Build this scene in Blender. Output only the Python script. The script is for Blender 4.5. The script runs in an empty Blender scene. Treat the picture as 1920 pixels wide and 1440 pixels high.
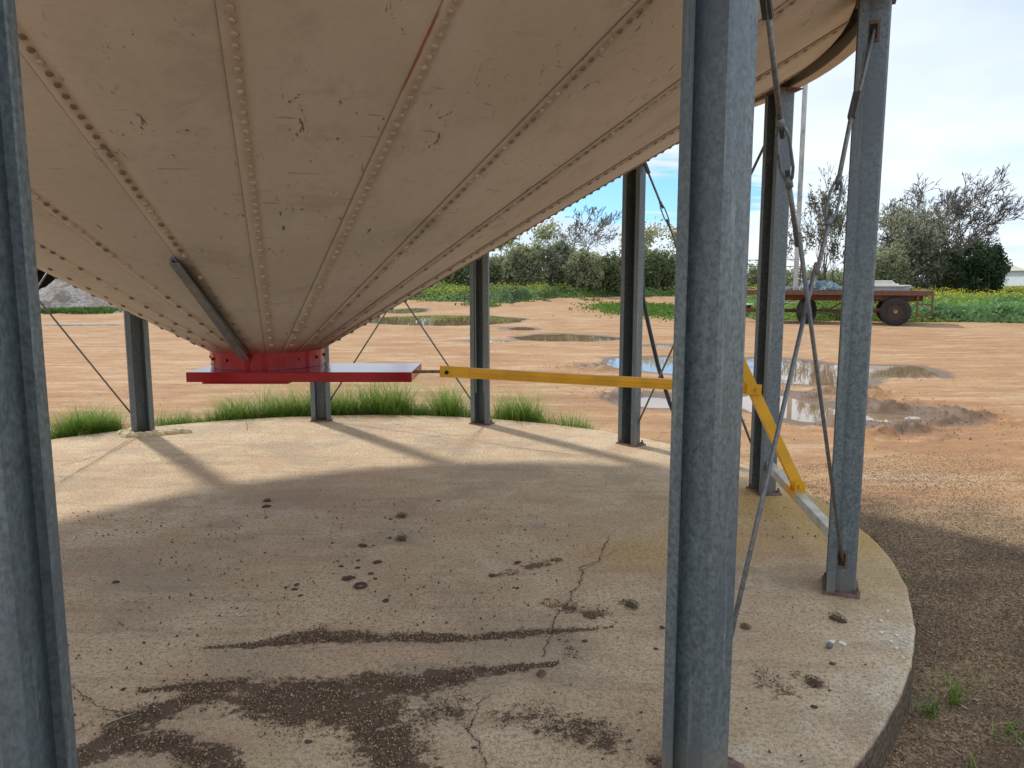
import bpy, math, random
import numpy as np
from math import pi, sin, cos, radians as R_
random.seed(7); rng = np.random.default_rng(7)
sc = bpy.context.scene
# ------------------------------------------------------------------ camera, sky, sun, exposure
CAMH = 1.5; PITCH = 0.1347; F = 1440.0
cd = bpy.data.cameras.new('camera'); cam = bpy.data.objects.new('camera', cd); sc.collection.objects.link(cam)
cam.location = (0, 0, CAMH); cam.rotation_euler = (pi/2-PITCH, 0, 0)
cd.sensor_width = 36; cd.lens = 27.0; cd.clip_start = .05; cd.clip_end = 3000
sc.camera = cam
SUN_AZ = math.atan2(.79, -.61); SUN_EL = R_(47)
world = bpy.data.worlds.new('World'); sc.world = world; world.use_nodes = True
SKY_STRENGTH = 0.11
def build_world():
    nt = world.node_tree; nt.nodes.clear(); n = nt.nodes.new; L = nt.links.new
    def m(op, a, b=None, c=None):
        x = n('ShaderNodeMath'); x.operation = op
        for i, v in enumerate((a, b, c)):
            if v is None: continue
            if isinstance(v, (int, float)): x.inputs[i].default_value = v
            else: L(v, x.inputs[i])
        return x.outputs[0]
    sky = n('ShaderNodeTexSky'); sky.sky_type = 'NISHITA'; sky.sun_disc = False
    sky.sun_elevation = SUN_EL; sky.sun_rotation = pi/2-SUN_AZ
    sky.air_density = 1.0; sky.dust_density = .6; sky.ozone_density = 1.2
    tc = n('ShaderNodeTexCoord'); sx = n('ShaderNodeSeparateXYZ'); L(tc.outputs['Generated'], sx.inputs[0])
    z = m('MAXIMUM', sx.outputs[2], 0.0); zz = m('ADD', z, .16)
    cx = n('ShaderNodeCombineXYZ'); L(m('DIVIDE', sx.outputs[0], zz), cx.inputs[0]); L(m('DIVIDE', sx.outputs[1], zz), cx.inputs[1])
    def noise(sc_, off, det=6, ro=.55, dist=0, sq=(1, 1, 1)):
        mp = n('ShaderNodeMapping'); mp.inputs['Location'].default_value = off; mp.inputs['Scale'].default_value = sq
        L(cx.outputs[0], mp.inputs[0])
        t = n('ShaderNodeTexNoise'); t.inputs['Scale'].default_value = sc_; t.inputs['Detail'].default_value = det
        t.inputs['Roughness'].default_value = ro; t.inputs['Distortion'].default_value = dist; L(mp.outputs[0], t.inputs[0]); return t.outputs[0]
    def ramp(f, stops):
        r = n('ShaderNodeValToRGB'); e = r.color_ramp.elements
        while len(e) < len(stops): e.new(.5)
        for k, (p, c) in enumerate(stops): e[k].position = p; e[k].color = (*c, 1) if len(c) == 3 else c
        L(f, r.inputs[0]); return r.outputs[0]
    base_cov = ramp(noise(.7, (4.1, .6, 0), 7, .55, .3, (.8, 1.0, 1)), [(.22, (.45,)*3), (.42, (.93,)*3)])
    sp2 = n('ShaderNodeSeparateXYZ'); L(cx.outputs[0], sp2.inputs[0])
    du = m('DIVIDE', m('SUBTRACT', sp2.outputs[0], .45), .85); dv = m('DIVIDE', m('SUBTRACT', sp2.outputs[1], 3.75), .62)
    rr = m('SQRT', m('ADD', m('MULTIPLY', du, du), m('MULTIPLY', dv, dv)))
    rr = m('ADD', rr, m('MULTIPLY', m('SUBTRACT', noise(2.6, (0, 0, 0), 7, .62, .4, (.55, 1.6, 1)), .5), 2.6))
    gap = ramp(rr, [(.55, (.0,)*3), (1.0, (1,)*3)])
    cov = m('MULTIPLY', base_cov, gap)
    tone = ramp(noise(.45, (1.3, 2.2, 0), 5, .6), [(.36, (4.5, 5.2, 6.1)), (.62, (6.5, 6.95, 7.3))])
    tone2 = tone
    mix = n('ShaderNodeMix'); mix.data_type = 'RGBA'; L(cov, mix.inputs[0]); tint = n('ShaderNodeMix'); tint.data_type = 'RGBA'; tint.blend_type = 'MULTIPLY'; tint.inputs[0].default_value = 1; L(sky.outputs[0], tint.inputs[6]); tint.inputs[7].default_value = (.50, .80, 1.12, 1); L(tint.outputs[2], mix.inputs[6]); L(tone2, mix.inputs[7])
    bg = n('ShaderNodeBackground'); bg.inputs['Strength'].default_value = SKY_STRENGTH; L(mix.outputs[2], bg.inputs[0])
    o = n('ShaderNodeOutputWorld'); L(bg.outputs[0], o.inputs[0])
build_world()
sd = bpy.data.lights.new('sun', 'SUN'); sun = bpy.data.objects.new('sun', sd); sc.collection.objects.link(sun)
sd.energy = 2.25; sd.angle = R_(3.2); sd.color = (1, .93, .82)
sun.rotation_euler = (pi/2-SUN_EL, 0, SUN_AZ+pi/2)
sc.view_settings.view_transform = 'Standard'; sc.view_settings.look = 'None'; sc.view_settings.gamma = 1
sc.view_settings.exposure = 0.58; sc.view_settings.use_curve_mapping = False
sc.render.engine = 'CYCLES'; sc.cycles.use_denoising = True; sc.cycles.max_bounces = 6; sc.cycles.diffuse_bounces = 4
# ------------------------------------------------------------------ helpers
CX, CY = -1.536, 4.821; RP = 3.377; RS = 3.682; A0 = 128.81; ZAP = .88; TB = .5713; ZR = 2.745
def G(px, py, z=0.0):
    "where the sight line of a pixel of the photograph meets the level z: gives real coordinates"
    fy, fz = cos(PITCH), -sin(PITCH); a = (px-960)/F; b = (720-py)/F
    d = (a, fy+b*sin(PITCH), fz+b*cos(PITCH)); t = (z-CAMH)/d[2]
    return (d[0]*t, d[1]*t, z)
def PX(x, y, z):
    dz = z-CAMH; dep = y*cos(PITCH)-dz*sin(PITCH); return (960+F*x/dep, 720-F*(y*sin(PITCH)+dz*cos(PITCH))/dep, dep)
def tag(o, label=None, cat=None, group=None, kind=None):
    if label: o['label'] = label
    if cat: o['category'] = cat
    if group: o['group'] = group
    if kind: o['kind'] = kind
    return o
def empty(name, loc=(0, 0, 0), rz=0, **k):
    o = bpy.data.objects.new(name, None); sc.collection.objects.link(o); o.location = loc; o.rotation_euler = (0, 0, rz)
    return tag(o, **k)
def link(name, me, parent=None, loc=None, rot=None, **k):
    o = bpy.data.objects.new(name, me); sc.collection.objects.link(o)
    if parent: o.parent = parent
    if loc is not None: o.location = loc
    if rot is not None: o.rotation_euler = rot
    return tag(o, **k)
class MB:
    def __init__(s): s.v = []; s.f = []; s.c = []
    def add(s, vs, fs, col=None):
        b = len(s.v); s.v += [tuple(map(float, p)) for p in vs]; s.f += [tuple(b+i for i in f) for f in fs]
        if col is not None: s.c += [col]*len(vs)
    def box(s, c, d, rz=0, rx=0, ry=0):
        v = []
        for z in (-1, 1):
            for x, y in ((-1, -1), (1, -1), (1, 1), (-1, 1)):
                p = np.array([x*d[0]/2, y*d[1]/2, z*d[2]/2])
                if rx: p = np.array([p[0], p[1]*cos(rx)-p[2]*sin(rx), p[1]*sin(rx)+p[2]*cos(rx)])
                if ry: p = np.array([p[0]*cos(ry)+p[2]*sin(ry), p[1], -p[0]*sin(ry)+p[2]*cos(ry)])
                if rz: p = np.array([p[0]*cos(rz)-p[1]*sin(rz), p[0]*sin(rz)+p[1]*cos(rz), p[2]])
                v.append(p+np.array(c))
        s.add(v, [(3, 2, 1, 0), (4, 5, 6, 7), (0, 1, 5, 4), (1, 2, 6, 5), (2, 3, 7, 6), (3, 0, 4, 7)])
    def frame(s, a, b, up=(0, 0, 1)):
        a, b = np.array(a, float), np.array(b, float); d = b-a; L = np.linalg.norm(d); d /= L
        u = np.array(up, float)
        if abs(u@d) > .95: u = np.array([1., 0, 0])
        x = np.cross(d, u); x /= np.linalg.norm(x); y = np.cross(x, d); return a, b, d, x, y, L
    def tube(s, pts, r, n=8, cap=True):
        pts = [np.array(p, float) for p in pts]; rr = r if hasattr(r, '__len__') else [r]*len(pts)
        b = len(s.v); up = None
        for i, p in enumerate(pts):
            d = pts[min(i+1, len(pts)-1)]-pts[max(i-1, 0)]; d = d/(np.linalg.norm(d)+1e-12)
            if up is None: up = np.array([0, 0, 1.]) if abs(d[2]) < .9 else np.array([1., 0, 0])
            x = np.cross(d, up); x /= np.linalg.norm(x)+1e-12; y = np.cross(x, d); up = y
            for k in range(n):
                a = 2*pi*k/n; s.v.append(tuple(p+rr[i]*(cos(a)*x+sin(a)*y)))
        for i in range(len(pts)-1):
            for k in range(n):
                k2 = (k+1) % n; s.f.append((b+i*n+k, b+i*n+k2, b+(i+1)*n+k2, b+(i+1)*n+k))
        if cap:
            s.f.append(tuple(b+k for k in range(n))[::-1]); e = b+(len(pts)-1)*n; s.f.append(tuple(e+k for k in range(n)))
    def bar(s, a, b, w, h, up=(0, 0, 1)):
        a, b, d, x, y, L = s.frame(a, b, up)
        v = [p+sx*x*w/2+sy*y*h/2 for p in (a, b) for sx, sy in ((-1, -1), (1, -1), (1, 1), (-1, 1))]
        s.add(v, [(0, 1, 2, 3), (7, 6, 5, 4), (0, 4, 5, 1), (1, 5, 6, 2), (2, 6, 7, 3), (3, 7, 4, 0)])
    def extrude(s, prof, z0, z1, closed=True):
        n = len(prof); v = [(x, y, z0) for x, y in prof]+[(x, y, z1) for x, y in prof]
        f = [(i, (i+1) % n, n+(i+1) % n, n+i) for i in range(n if closed else n-1)]
        s.add(v, f+[tuple(range(n))[::-1], tuple(range(n, 2*n))])
    def mesh(s, name, mat=None, smooth=False, bevel=0):
        me = bpy.data.meshes.new(name); me.from_pydata(s.v, [], s.f); me.update()
        if mat: me.materials.append(mat)
        if smooth: me.polygons.foreach_set('use_smooth', [True]*len(me.polygons))
        if s.c:
            at = me.color_attributes.new('Col', 'FLOAT_COLOR', 'POINT')
            at.data.foreach_set('color', np.array([(*c, 1) for c in s.c], 'f').ravel())
        return me
    def obj(s, name, mat=None, parent=None, smooth=False, bevel=0, loc=None, rot=None, **k):
        o = link(name, s.mesh(name, mat, smooth), parent, loc, rot, **k)
        if bevel:
            b = o.modifiers.new('bevel', 'BEVEL'); b.width = bevel; b.segments = 2; b.limit_method = 'ANGLE'
        return o
def np_mesh(name, V, Fq, mat=None, col=None, attrs=None, smooth=False):
    "numpy mesh; Fq (m,k) index array"
    me = bpy.data.meshes.new(name); V = np.asarray(V, 'f'); Fq = np.asarray(Fq, 'i'); k = Fq.shape[1]
    me.vertices.add(len(V)); me.vertices.foreach_set('co', V.ravel())
    me.loops.add(Fq.size); me.loops.foreach_set('vertex_index', Fq.ravel())
    me.polygons.add(len(Fq)); me.polygons.foreach_set('loop_start', np.arange(0, Fq.size, k, dtype='i')); me.polygons.foreach_set('loop_total', np.full(len(Fq), k, 'i'))
    if smooth: me.polygons.foreach_set('use_smooth', np.ones(len(Fq), bool))
    me.update(calc_edges=True)
    if col is not None:
        a = me.color_attributes.new('Col', 'FLOAT_COLOR', 'POINT'); c = np.ones((len(V), 4), 'f'); c[:, :3] = col; a.data.foreach_set('color', c.ravel())
    for nm, ar in (attrs or {}).items():
        a = me.attributes.new(nm, 'FLOAT', 'POINT'); a.data.foreach_set('value', np.asarray(ar, 'f'))
    if mat: me.materials.append(mat)
    return me
_T = rng.random((256, 256))
def vnoise(x, y):
    x = np.asarray(x, float); y = np.asarray(y, float); xi = np.floor(x).astype(int); yi = np.floor(y).astype(int); fx = x-xi; fy = y-yi
    fx = fx*fx*(3-2*fx); fy = fy*fy*(3-2*fy); a = _T[xi % 256, yi % 256]; b = _T[(xi+1) % 256, yi % 256]; c = _T[xi % 256, (yi+1) % 256]; d = _T[(xi+1) % 256, (yi+1) % 256]
    return (a*(1-fx)+b*fx)*(1-fy)+(c*(1-fx)+d*fx)*fy-.5
def fbm(x, y, o=4, g=.5):
    s = 0; a = 1
    for k in range(o): s = s+a*vnoise(x*2**k+17*k, y*2**k+31*k); a *= g
    return s
def sstep(x, a, b): t = np.clip((x-a)/(b-a), 0, 1); return t*t*(3-2*t)
# ---- material helper
class NM:
    def __init__(s, name):
        s.m = bpy.data.materials.new(name); s.m.use_nodes = True; s.nt = s.m.node_tree; s.b = s.nt.nodes['Principled BSDF']; s.out = s.nt.nodes['Material Output']
        s._o = None
    def n(s, t): return s.nt.nodes.new(t)
    def L(s, a, b): s.nt.links.new(a, b)
    def put(s, v, i):
        if isinstance(v, (int, float)): i.default_value = v if i.type == 'VALUE' else ((v,)*3 if i.type == 'VECTOR' else (v, v, v, 1))
        elif isinstance(v, tuple): i.default_value = (*v, 1) if len(v) == 3 and i.type == 'RGBA' else v
        else: s.L(v, i)
    def pos(s): return s.n('ShaderNodeNewGeometry').outputs['Position']
    def objc(s): return s.n('ShaderNodeTexCoord').outputs['Object']
    def attr(s, a, out='Fac'): x = s.n('ShaderNodeAttribute'); x.attribute_name = a; return x.outputs[out]
    def map(s, v, scale=(1, 1, 1), loc=(0, 0, 0), rot=(0, 0, 0)):
        m = s.n('ShaderNodeMapping'); s.L(v, m.inputs[0]); m.inputs['Scale'].default_value = scale; m.inputs['Location'].default_value = loc; m.inputs['Rotation'].default_value = rot; return m.outputs[0]
    def noise(s, scale, det=4, ro=.55, v=None, dist=0, out=0):
        t = s.n('ShaderNodeTexNoise'); t.inputs['Scale'].default_value = scale; t.inputs['Detail'].default_value = det; t.inputs['Roughness'].default_value = ro; t.inputs['Distortion'].default_value = dist
        s.L(v if v is not None else s.pos(), t.inputs[0]); return t.outputs[out]
    def vor(s, scale, v=None, feat='F1', out=0, rand=1):
        t = s.n('ShaderNodeTexVoronoi'); t.feature = feat; t.inputs['Scale'].default_value = scale; t.inputs['Randomness'].default_value = rand
        s.L(v if v is not None else s.pos(), t.inputs[0]); return t.outputs[out]
    def rng(s, f, a, b, c=0., d=1.):
        t = s.n('ShaderNodeMapRange'); t.interpolation_type = 'SMOOTHSTEP'; s.put(f, t.inputs[0]); t.inputs[1].default_value = a; t.inputs[2].default_value = b; t.inputs[3].default_value = c; t.inputs[4].default_value = d; return t.outputs[0]
    def math(s, op, a, b=0.):
        t = s.n('ShaderNodeMath'); t.operation = op; s.put(a, t.inputs[0]); s.put(b, t.inputs[1]); return t.outputs[0]
    def mix(s, f, a, b, mode='MIX'):
        t = s.n('ShaderNodeMix'); t.data_type = 'RGBA'; t.blend_type = mode; s.put(f, t.inputs[0]); s.put(a, t.inputs[6]); s.put(b, t.inputs[7]); return t.outputs[2]
    def ramp(s, f, stops):
        r = s.n('ShaderNodeValToRGB'); e = r.color_ramp.elements
        while len(e) < len(stops): e.new(.5)
        for k, (p, c) in enumerate(stops): e[k].position = p; e[k].color = (*c, 1)
        s.put(f, r.inputs[0]); return r.outputs[0]
    def bump(s, h, st=.5, dist=.01, nrm=None):
        b = s.n('ShaderNodeBump'); b.inputs['Strength'].default_value = st; b.inputs['Distance'].default_value = dist; s.L(h, b.inputs['Height'])
        if nrm is not None: s.L(nrm, b.inputs['Normal'])
        return b.outputs[0]
    def set(s, col=None, rough=None, metal=None, nrm=None, spec=None, coat=None):
        for v, k in ((col, 'Base Color'), (rough, 'Roughness'), (metal, 'Metallic'), (nrm, 'Normal'), (spec, 'Specular IOR Level'), (coat, 'Coat Weight')):
            if v is not None: s.put(v, s.b.inputs[k])
        return s.m
def simple(name, col, rough=.6, metal=0, var=.25, scale=12, bump=0, coat=None):
    m = NM(name); v = m.objc(); f = m.noise(scale, 5, .6, v)
    c = m.mix(m.rng(f, .3, .7), tuple(x*(1-var) for x in col), tuple(min(1, x*(1+var)) for x in col))
    return m.set(c, rough, metal, m.bump(f, bump, .01) if bump else None, coat=coat)
def leafmat(name, var=.25, trans=.35, rough=.55, spec=.3):
    m = NM(name); c = m.attr('Col', 'Color'); m.set(c, rough, spec=spec)
    t = m.n('ShaderNodeBsdfTranslucent'); m.L(m.mix(.5, c, (.5, .6, .1), 'MULTIPLY') if False else c, t.inputs[0])
    mx = m.n('ShaderNodeMixShader'); mx.inputs[0].default_value = trans; m.L(m.b.outputs[0], mx.inputs[1]); m.L(t.outputs[0], mx.inputs[2]); m.L(mx.outputs[0], m.out.inputs[0]); return m.m
# ---- galvanised steel
def galv(name, tint=(.185, .228, .245), metal=.5, dirt=.5):
    m = NM(name); p = m.objc()
    sp = m.vor(130, m.map(p, (1, 1, .7)), out=1); big = m.noise(3, 5, .6, m.map(p, (1, 1, .35))); fine = m.noise(60, 4, .65, p)
    g = m.n('ShaderNodeSeparateColor'); m.L(sp, g.inputs[0])
    a = tuple(x*.62 for x in tint); b = tuple(x*1.3 for x in tint)
    c = m.mix(m.math('ADD', m.math('MULTIPLY', g.outputs[0], .4), m.math('MULTIPLY', m.rng(fine, .35, .65), .6)), a, b)
    c = m.mix(m.rng(big, .42, .62, 0, .7), c, (.135, .165, .195))
    sx = m.n('ShaderNodeSeparateXYZ'); m.L(p, sx.inputs[0])
    low = m.math('MULTIPLY', m.rng(m.math('ADD', sx.outputs[2], m.math('MULTIPLY', m.noise(14, 5, .7, p), .16)), .1, .24, 1, 0), dirt)
    c = m.mix(low, c, (.22, .175, .12)); c = m.mix(m.rng(m.noise(16, 5, .7, m.map(p, (3, 3, .12))), .60, .72, 0, .4), c, (.17, .12, .08))
    st = m.rng(m.noise(9, 4, .6, m.map(p, (6, 6, .25))), .58, .75, 0, .3); c = m.mix(st, c, (.5, .5, .48))
    spk = m.rng(m.noise(38, 4, .7, m.map(p, (1, 1, .5))), .68, .74, 0, .3); c = m.mix(spk, c, (.62, .63, .62))
    return m.set(c, m.math('ADD', .42, m.math('MULTIPLY', fine, .25)), m.math('MULTIPLY', m.math('SUBTRACT', 1., low), metal), m.bump(fine, .12, .004))
M_galv = galv('galvanised_steel'); M_rod = galv('dull_rod_steel', (.22, .215, .21), .5, .3)
# ---- rust
def rustmat(name, a=(.09, .045, .03), b=(.2, .1, .06)):
    m = NM(name); f = m.noise(25, 6, .65, m.objc()); return m.set(m.mix(m.rng(f, .35, .65), a, b), .85, 0, m.bump(f, .4, .005))
M_rust = rustmat('rusty_plate', (.11, .07, .055), (.22, .15, .12)); M_wagon = rustmat('rusty_red_wagon_steel', (.10, .045, .03), (.22, .10, .066))
M_dark = simple('dark_hollow', (.02, .018, .016), .9, 0, .2)
def paint(name, col, rough, wear=.15):
    m = NM(name); p = m.objc(); f = m.noise(6, 5, .6, p); g = m.noise(90, 3, .6, p); d = m.noise(11, 6, .7, p)
    c = m.mix(m.rng(f, .3, .7), tuple(x*.88 for x in col), tuple(min(1, x*1.1) for x in col)); c = m.mix(m.rng(d, .6, .75, 0, wear), c, (.16, .12, .08))
    return m.set(c, m.math('ADD', rough, m.math('MULTIPLY', g, .12)), 0, m.bump(m.math('ADD', f, m.math('MULTIPLY', g, .15)), .25, .006))
M_red = paint('gloss_red_paint', (.34, .008, .018), .06, .12); M_yel = paint('yellow_paint', (.82, .42, .014), .3, .2)
# ---- cream painted hopper
def creammat(name, plate=True):
    m = NM(name); p = m.pos()
    base = m.mix(m.rng(m.noise(.9, 5, .6, p), .35, .68), (.55, .49, .41), (.64, .58, .50))
    base = m.mix(m.rng(m.noise(3.2, 6, .7, m.map(p, (1, 1, 1), (3, 1, 0)), .4), .52, .72, 0, .5), base, (.36, .315, .26))
    base = m.mix(m.rng(m.noise(28, 4, .7, p), .4, .75, 0, .16), base, (.35, .28, .2))
    base = m.mix(m.rng(m.noise(5, 5, .6, m.map(p, (1, 1, 1), (9, 4, 2))), .6, .75, 0, .3), base, (.42, .42, .38))
    if plate:
        uv = m.n('ShaderNodeUVMap').outputs[0]; s = m.n('ShaderNodeSeparateXYZ'); m.L(uv, s.inputs[0]); u, r = s.outputs[0], s.outputs[1]
        # tan rust bleed along bolts
        n1 = m.noise(14, 5, .7, p); bl = m.math('ADD', m.math('ABSOLUTE', m.math('SUBTRACT', u, .042)), m.math('MULTIPLY', m.math('SUBTRACT', n1, .5), .05))
        base = m.mix(m.rng(bl, .0, .038, .5, 0), base, (.34, .25, .13))
        base = m.mix(m.rng(u, .0, .006, .7, 0), base, (.16, .09, .04))  # brown rust and dirt line, with the lap edge's shadow painted in
        rr = m.math('ADD', r, m.math('MULTIPLY', m.noise(7, 4, .6, p), .3)); base = m.mix(m.rng(rr, .45, .72, .75, 0), base, (.40, .03, .03))
        # streak of orange rust on the joint
        vd = m.n('ShaderNodeVectorMath'); vd.operation = 'DISTANCE'; m.L(p, vd.inputs[0]); vd.inputs[1].default_value = (CX+1.22, CY-2.10, ZAP+TB*2.43)
        base = m.mix(m.math('MULTIPLY', m.rng(m.math('ADD', vd.outputs['Value'], m.math('MULTIPLY', m.noise(12, 4, .6, p), .1)), .2, .26, 1, 0), m.rng(m.math('ADD', m.math('ABSOLUTE', u), m.math('MULTIPLY', m.noise(20, 3, .6, p), .012)), -.001+.009, .019, 1, 0)), base, (.33, .13, .035))
        # chips and scrapes
        reg = m.rng(m.noise(2.3, 3, .5, m.map(p, (1, 1, 1), (5, 5, 5))), .47, .58)
        d1 = m.noise(17, 5, .75, m.map(uv, (1.0, .55, 1), (2, 0, 0), (0, 0, .5)), .8); d2 = m.noise(60, 3, .6, m.map(uv, (1, .3, 1), (0, 3, 0), (0, 0, .9)))
        chip = m.math('MULTIPLY', m.rng(d1, .60, .63), m.rng(d2, .44, .52)); chip = m.math('MULTIPLY', chip, reg)
        base = m.mix(m.math('MULTIPLY', chip, .85), base, (.075, .07, .07))
        sc1 = m.rng(m.noise(30, 2, .5, m.map(uv, (.16, 1.6, 1), (0, 0, 0), (0, 0, .7))), .66, .70, 0, .5); base = m.mix(m.math('MULTIPLY', sc1, reg), base, (.2, .15, .11))
    g = m.noise(2.5, 4, .5, p)
    return m.set(base, .52, 0, m.bump(m.math('ADD', g, m.math('MULTIPLY', m.noise(70, 3, .6, p), .04)), .25, .03), spec=.35)
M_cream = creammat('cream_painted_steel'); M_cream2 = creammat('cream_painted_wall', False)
M_bolt = NM('painted_bolt'); _f = M_bolt.noise(30, 3, .6); M_bolt = M_bolt.set(M_bolt.mix(M_bolt.rng(_f, .35, .65), (.40, .32, .22), (.52, .44, .33)), .6)
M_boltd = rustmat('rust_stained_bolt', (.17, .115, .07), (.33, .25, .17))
# ------------------------------------------------------------------ geometry constants
def leg_xy(i): a = R_(A0-30*i); return np.array([CX+RP*cos(a), CY+RP*sin(a)]), a
# ------------------------------------------------------------------ ground
PUD = []  # px centre, half sizes
for x, y, w, h in [(830, 601, 155, 9.5), (1068, 634, 100, 7.5), (915, 640, 55, 3), (972, 616, 34, 3), (765, 583, 40, 5), (1262, 687, 125, 18), (1480, 697, 150, 26), (1650, 695, 105, 11),
                   (1225, 753, 70, 12), (1330, 757, 100, 11), (1482, 766, 112, 28), (1665, 783, 75, 14), (155, 609, 110, 2.2), (120, 586, 60, 2.5), (1240, 650, 35, 2.5), (1610, 770, 45, 6)]:
    c = G(x, y, -.13); a = G(x-w, y, -.13); n_ = G(x, y+h, -.13); f_ = G(x, y-h, -.13)
    PUD.append((c[0], (n_[1]+f_[1])/2, abs(c[0]-a[0]), (f_[1]-n_[1])/2))
def pud_d(x, y):
    d = np.full(np.shape(x), 9.)
    wx = x+.4*fbm(x*1.1, y*.8, 5); wy = y+.6*fbm(x*.9+40, y*.7+9, 5)
    for cx, cy, a, b in PUD: d = np.minimum(d, (np.sqrt(((wx-cx)/a)**2+((wy-cy)/b)**2)-1)*min(a, b))
    return d
MUD = [G(1690, 706, -.12), G(1640, 762, -.12), G(1470, 742, -.12), G(1560, 790, -.12), G(1715, 772, -.12), G(1720, 790, -.12), G(1430, 745, -.12), G(1790, 790, -.12), G(1180, 745, -.12), G(1110, 690, -.12), G(1600, 740, -.12), G(1680, 810, -.12)]
def weed_front(x, y):
    "positive inside the weedy land: metres beyond its near edge"
    az = 960+F*x/np.maximum(y, .1)
    d0 = np.interp(az, [-2000, 60, 300, 760, 900, 960, 1040, 1160, 1270, 1330, 1420, 1500, 1600, 1700, 1850, 2000, 4000], [46, 46, 60, 56, 50, 50, 60, 66, 66, 40, 31, 31.5, 31, 29.5, 29.3, 28.8, 27])
    return y-d0-1.2*fbm(x*.3, y*.3, 3)*2
def ground_h(x, y):
    d = pud_d(x, y); dist = np.hypot(x, y)
    am = .014+.022*sstep(dist, 8, 30)
    n_ = fbm(x*.8, y*.8, 4)*am*1.5+fbm(x*3.2, y*5.5, 3)*.009+fbm(x*.35, y*2.8, 3)*.016
    mud = np.zeros(np.shape(x))
    for mx, my, _ in MUD: mud = np.maximum(mud, np.exp(-(((x-mx)/.55)**2+((y-my)/.5)**2)))
    lump = mud*(np.maximum(fbm(x*3.6, y*4.6, 5, .55)+.16, 0)*.26)+mud*.015
    rim = sstep(d, 0, .5)
    z = -.12+(np.maximum(n_+.018, .0)*rim)+lump*sstep(d, -.15, .3)-.05*sstep(-d, 0, .3)
    rut = sstep(np.abs(fbm(x*.15, y*.15, 2)), .0, .3)
    # berm beyond
    z = z+.22*sstep(weed_front(x, y), -6, 1)*sstep(y, 38, 60)
    rs = np.hypot(x-CX, y-CY); k = sstep(rs, 3.9, 4.6); z = (-.12-.045*sstep(np.arctan2(y-CY, x-CX), .1, -.5))*(1-k)+z*k+.006*fbm(x*9, y*9, 3)*(1-k)
    return z, d, mud
def build_ground():
    az = np.concatenate([np.linspace(-180, -44, 60), np.linspace(-43.5, 43.5, 620), np.linspace(44, 180, 60)])
    ds = np.concatenate([[.02, .5, .9], 1.2*np.exp(np.arange(0, 700)*.0062)]); ds = np.concatenate([ds, ds[-1]*np.exp(np.arange(1, 40)*.09)])
    A, D = np.meshgrid(np.radians(az), ds); X = D*np.sin(A); Y = D*np.cos(A)
    z, d, mud = ground_h(X, Y); z = np.where(D > 250, -.12+.5, z)
    n, m = X.shape; idx = np.arange(n*m).reshape(n, m)
    Fq = np.stack([idx[:-1, :-1], idx[:-1, 1:], idx[1:, 1:], idx[1:, :-1]], -1).reshape(-1, 4)
    wet = np.clip(np.exp(-np.maximum(d, 0)/.22), 0, 1)*.9+mud*.75
    rs = np.hypot(X-CX, Y-CY); ang = np.arctan2(Y-CY, X-CX)
    chaff = sstep(rs, 6.4, 4.4)*sstep(ang, .55, -.25)*(ang > -2.8)
    wf = weed_front(X, Y); veg = sstep(wf, -1.0, .6)
    gx, gy, _ = G(1215, 583, -.12); veg = np.maximum(veg, .9*(np.hypot((X-gx)/2.2, (Y-gy)/7) < 1+fbm(X, Y*.5, 2)*.6))
    veg = np.maximum(veg, sstep(fbm(X*.4+3, Y*.25, 4), .28, .42)*sstep(Y, 36, 46)*.6)
    m_ = NM('sandy_red_earth'); p = m_.pos()
    big = m_.noise(.22, 5, .6, m_.map(p, (1, .8, 1))); med = m_.noise(1.3, 6, .65, m_.map(p, (.7, 1.6, 1))); fin = m_.noise(38, 5, .7, p); str_ = m_.noise(1.0, 6, .7, m_.map(p, (.5, 1.9, 1), (0, 0, 0), (0, 0, .05)))
    c = m_.mix(m_.rng(big, .35, .65), (.37, .20, .092), (.44, .28, .148))
    c = m_.mix(m_.rng(med, .45, .62, 0, .6), c, (.31, .165, .09)); c = m_.mix(m_.rng(str_, .50, .64, 0, .6), c, (.52, .39, .25)); c = m_.mix(m_.rng(str_, .47, .36, 0, .5), c, (.26, .145, .09)); n4 = m_.noise(9, 6, .75, m_.map(p, (.8, 1.2, 1))); c = m_.mix(m_.rng(n4, .53, .63, 0, .6), c, (.22, .125, .08)); s2_ = m_.noise(5, 6, .75, m_.map(p, (.45, 1.25, 1), (3, 0, 0), (0, 0, -.08))); c = m_.mix(m_.rng(s2_, .56, .66, 0, .6), c, (.20, .11, .07)); c = m_.mix(m_.rng(s2_, .44, .32, 0, .55), c, (.56, .43, .29))
    c = m_.mix(m_.rng(fin, .46, .62, 0, .55), c, (.22, .13, .075)); c = m_.mix(m_.rng(m_.vor(26, p), .08, .03, 0, .6), c, (.2, .13, .09))
    ch = m_.attr('chaff'); cm = m_.rng(m_.math('ADD', ch, m_.math('MULTIPLY', m_.math('SUBTRACT', med, .5), 1.1)), .38, .66)
    chc = m_.mix(m_.rng(m_.noise(70, 3, .7, p), .4, .62), (.10, .062, .036), (.33, .235, .14)); chc = m_.mix(m_.rng(m_.noise(2.2, 4, .6, p), .4, .65, 0, .7), chc, (.085, .055, .04))
    c = m_.mix(m_.math('MULTIPLY', cm, .9), c, chc)
    w = m_.attr('wet'); wm = m_.rng(m_.math('ADD', w, m_.math('MULTIPLY', m_.math('SUBTRACT', med, .5), .8)), .3, .8)
    c = m_.mix(m_.math('MULTIPLY', wm, .85), c, (.115, .072, .045))
    vg = m_.rng(m_.math('ADD', m_.attr('veg'), m_.math('MULTIPLY', m_.math('SUBTRACT', med, .5), .9)), .35, .7)
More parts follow.
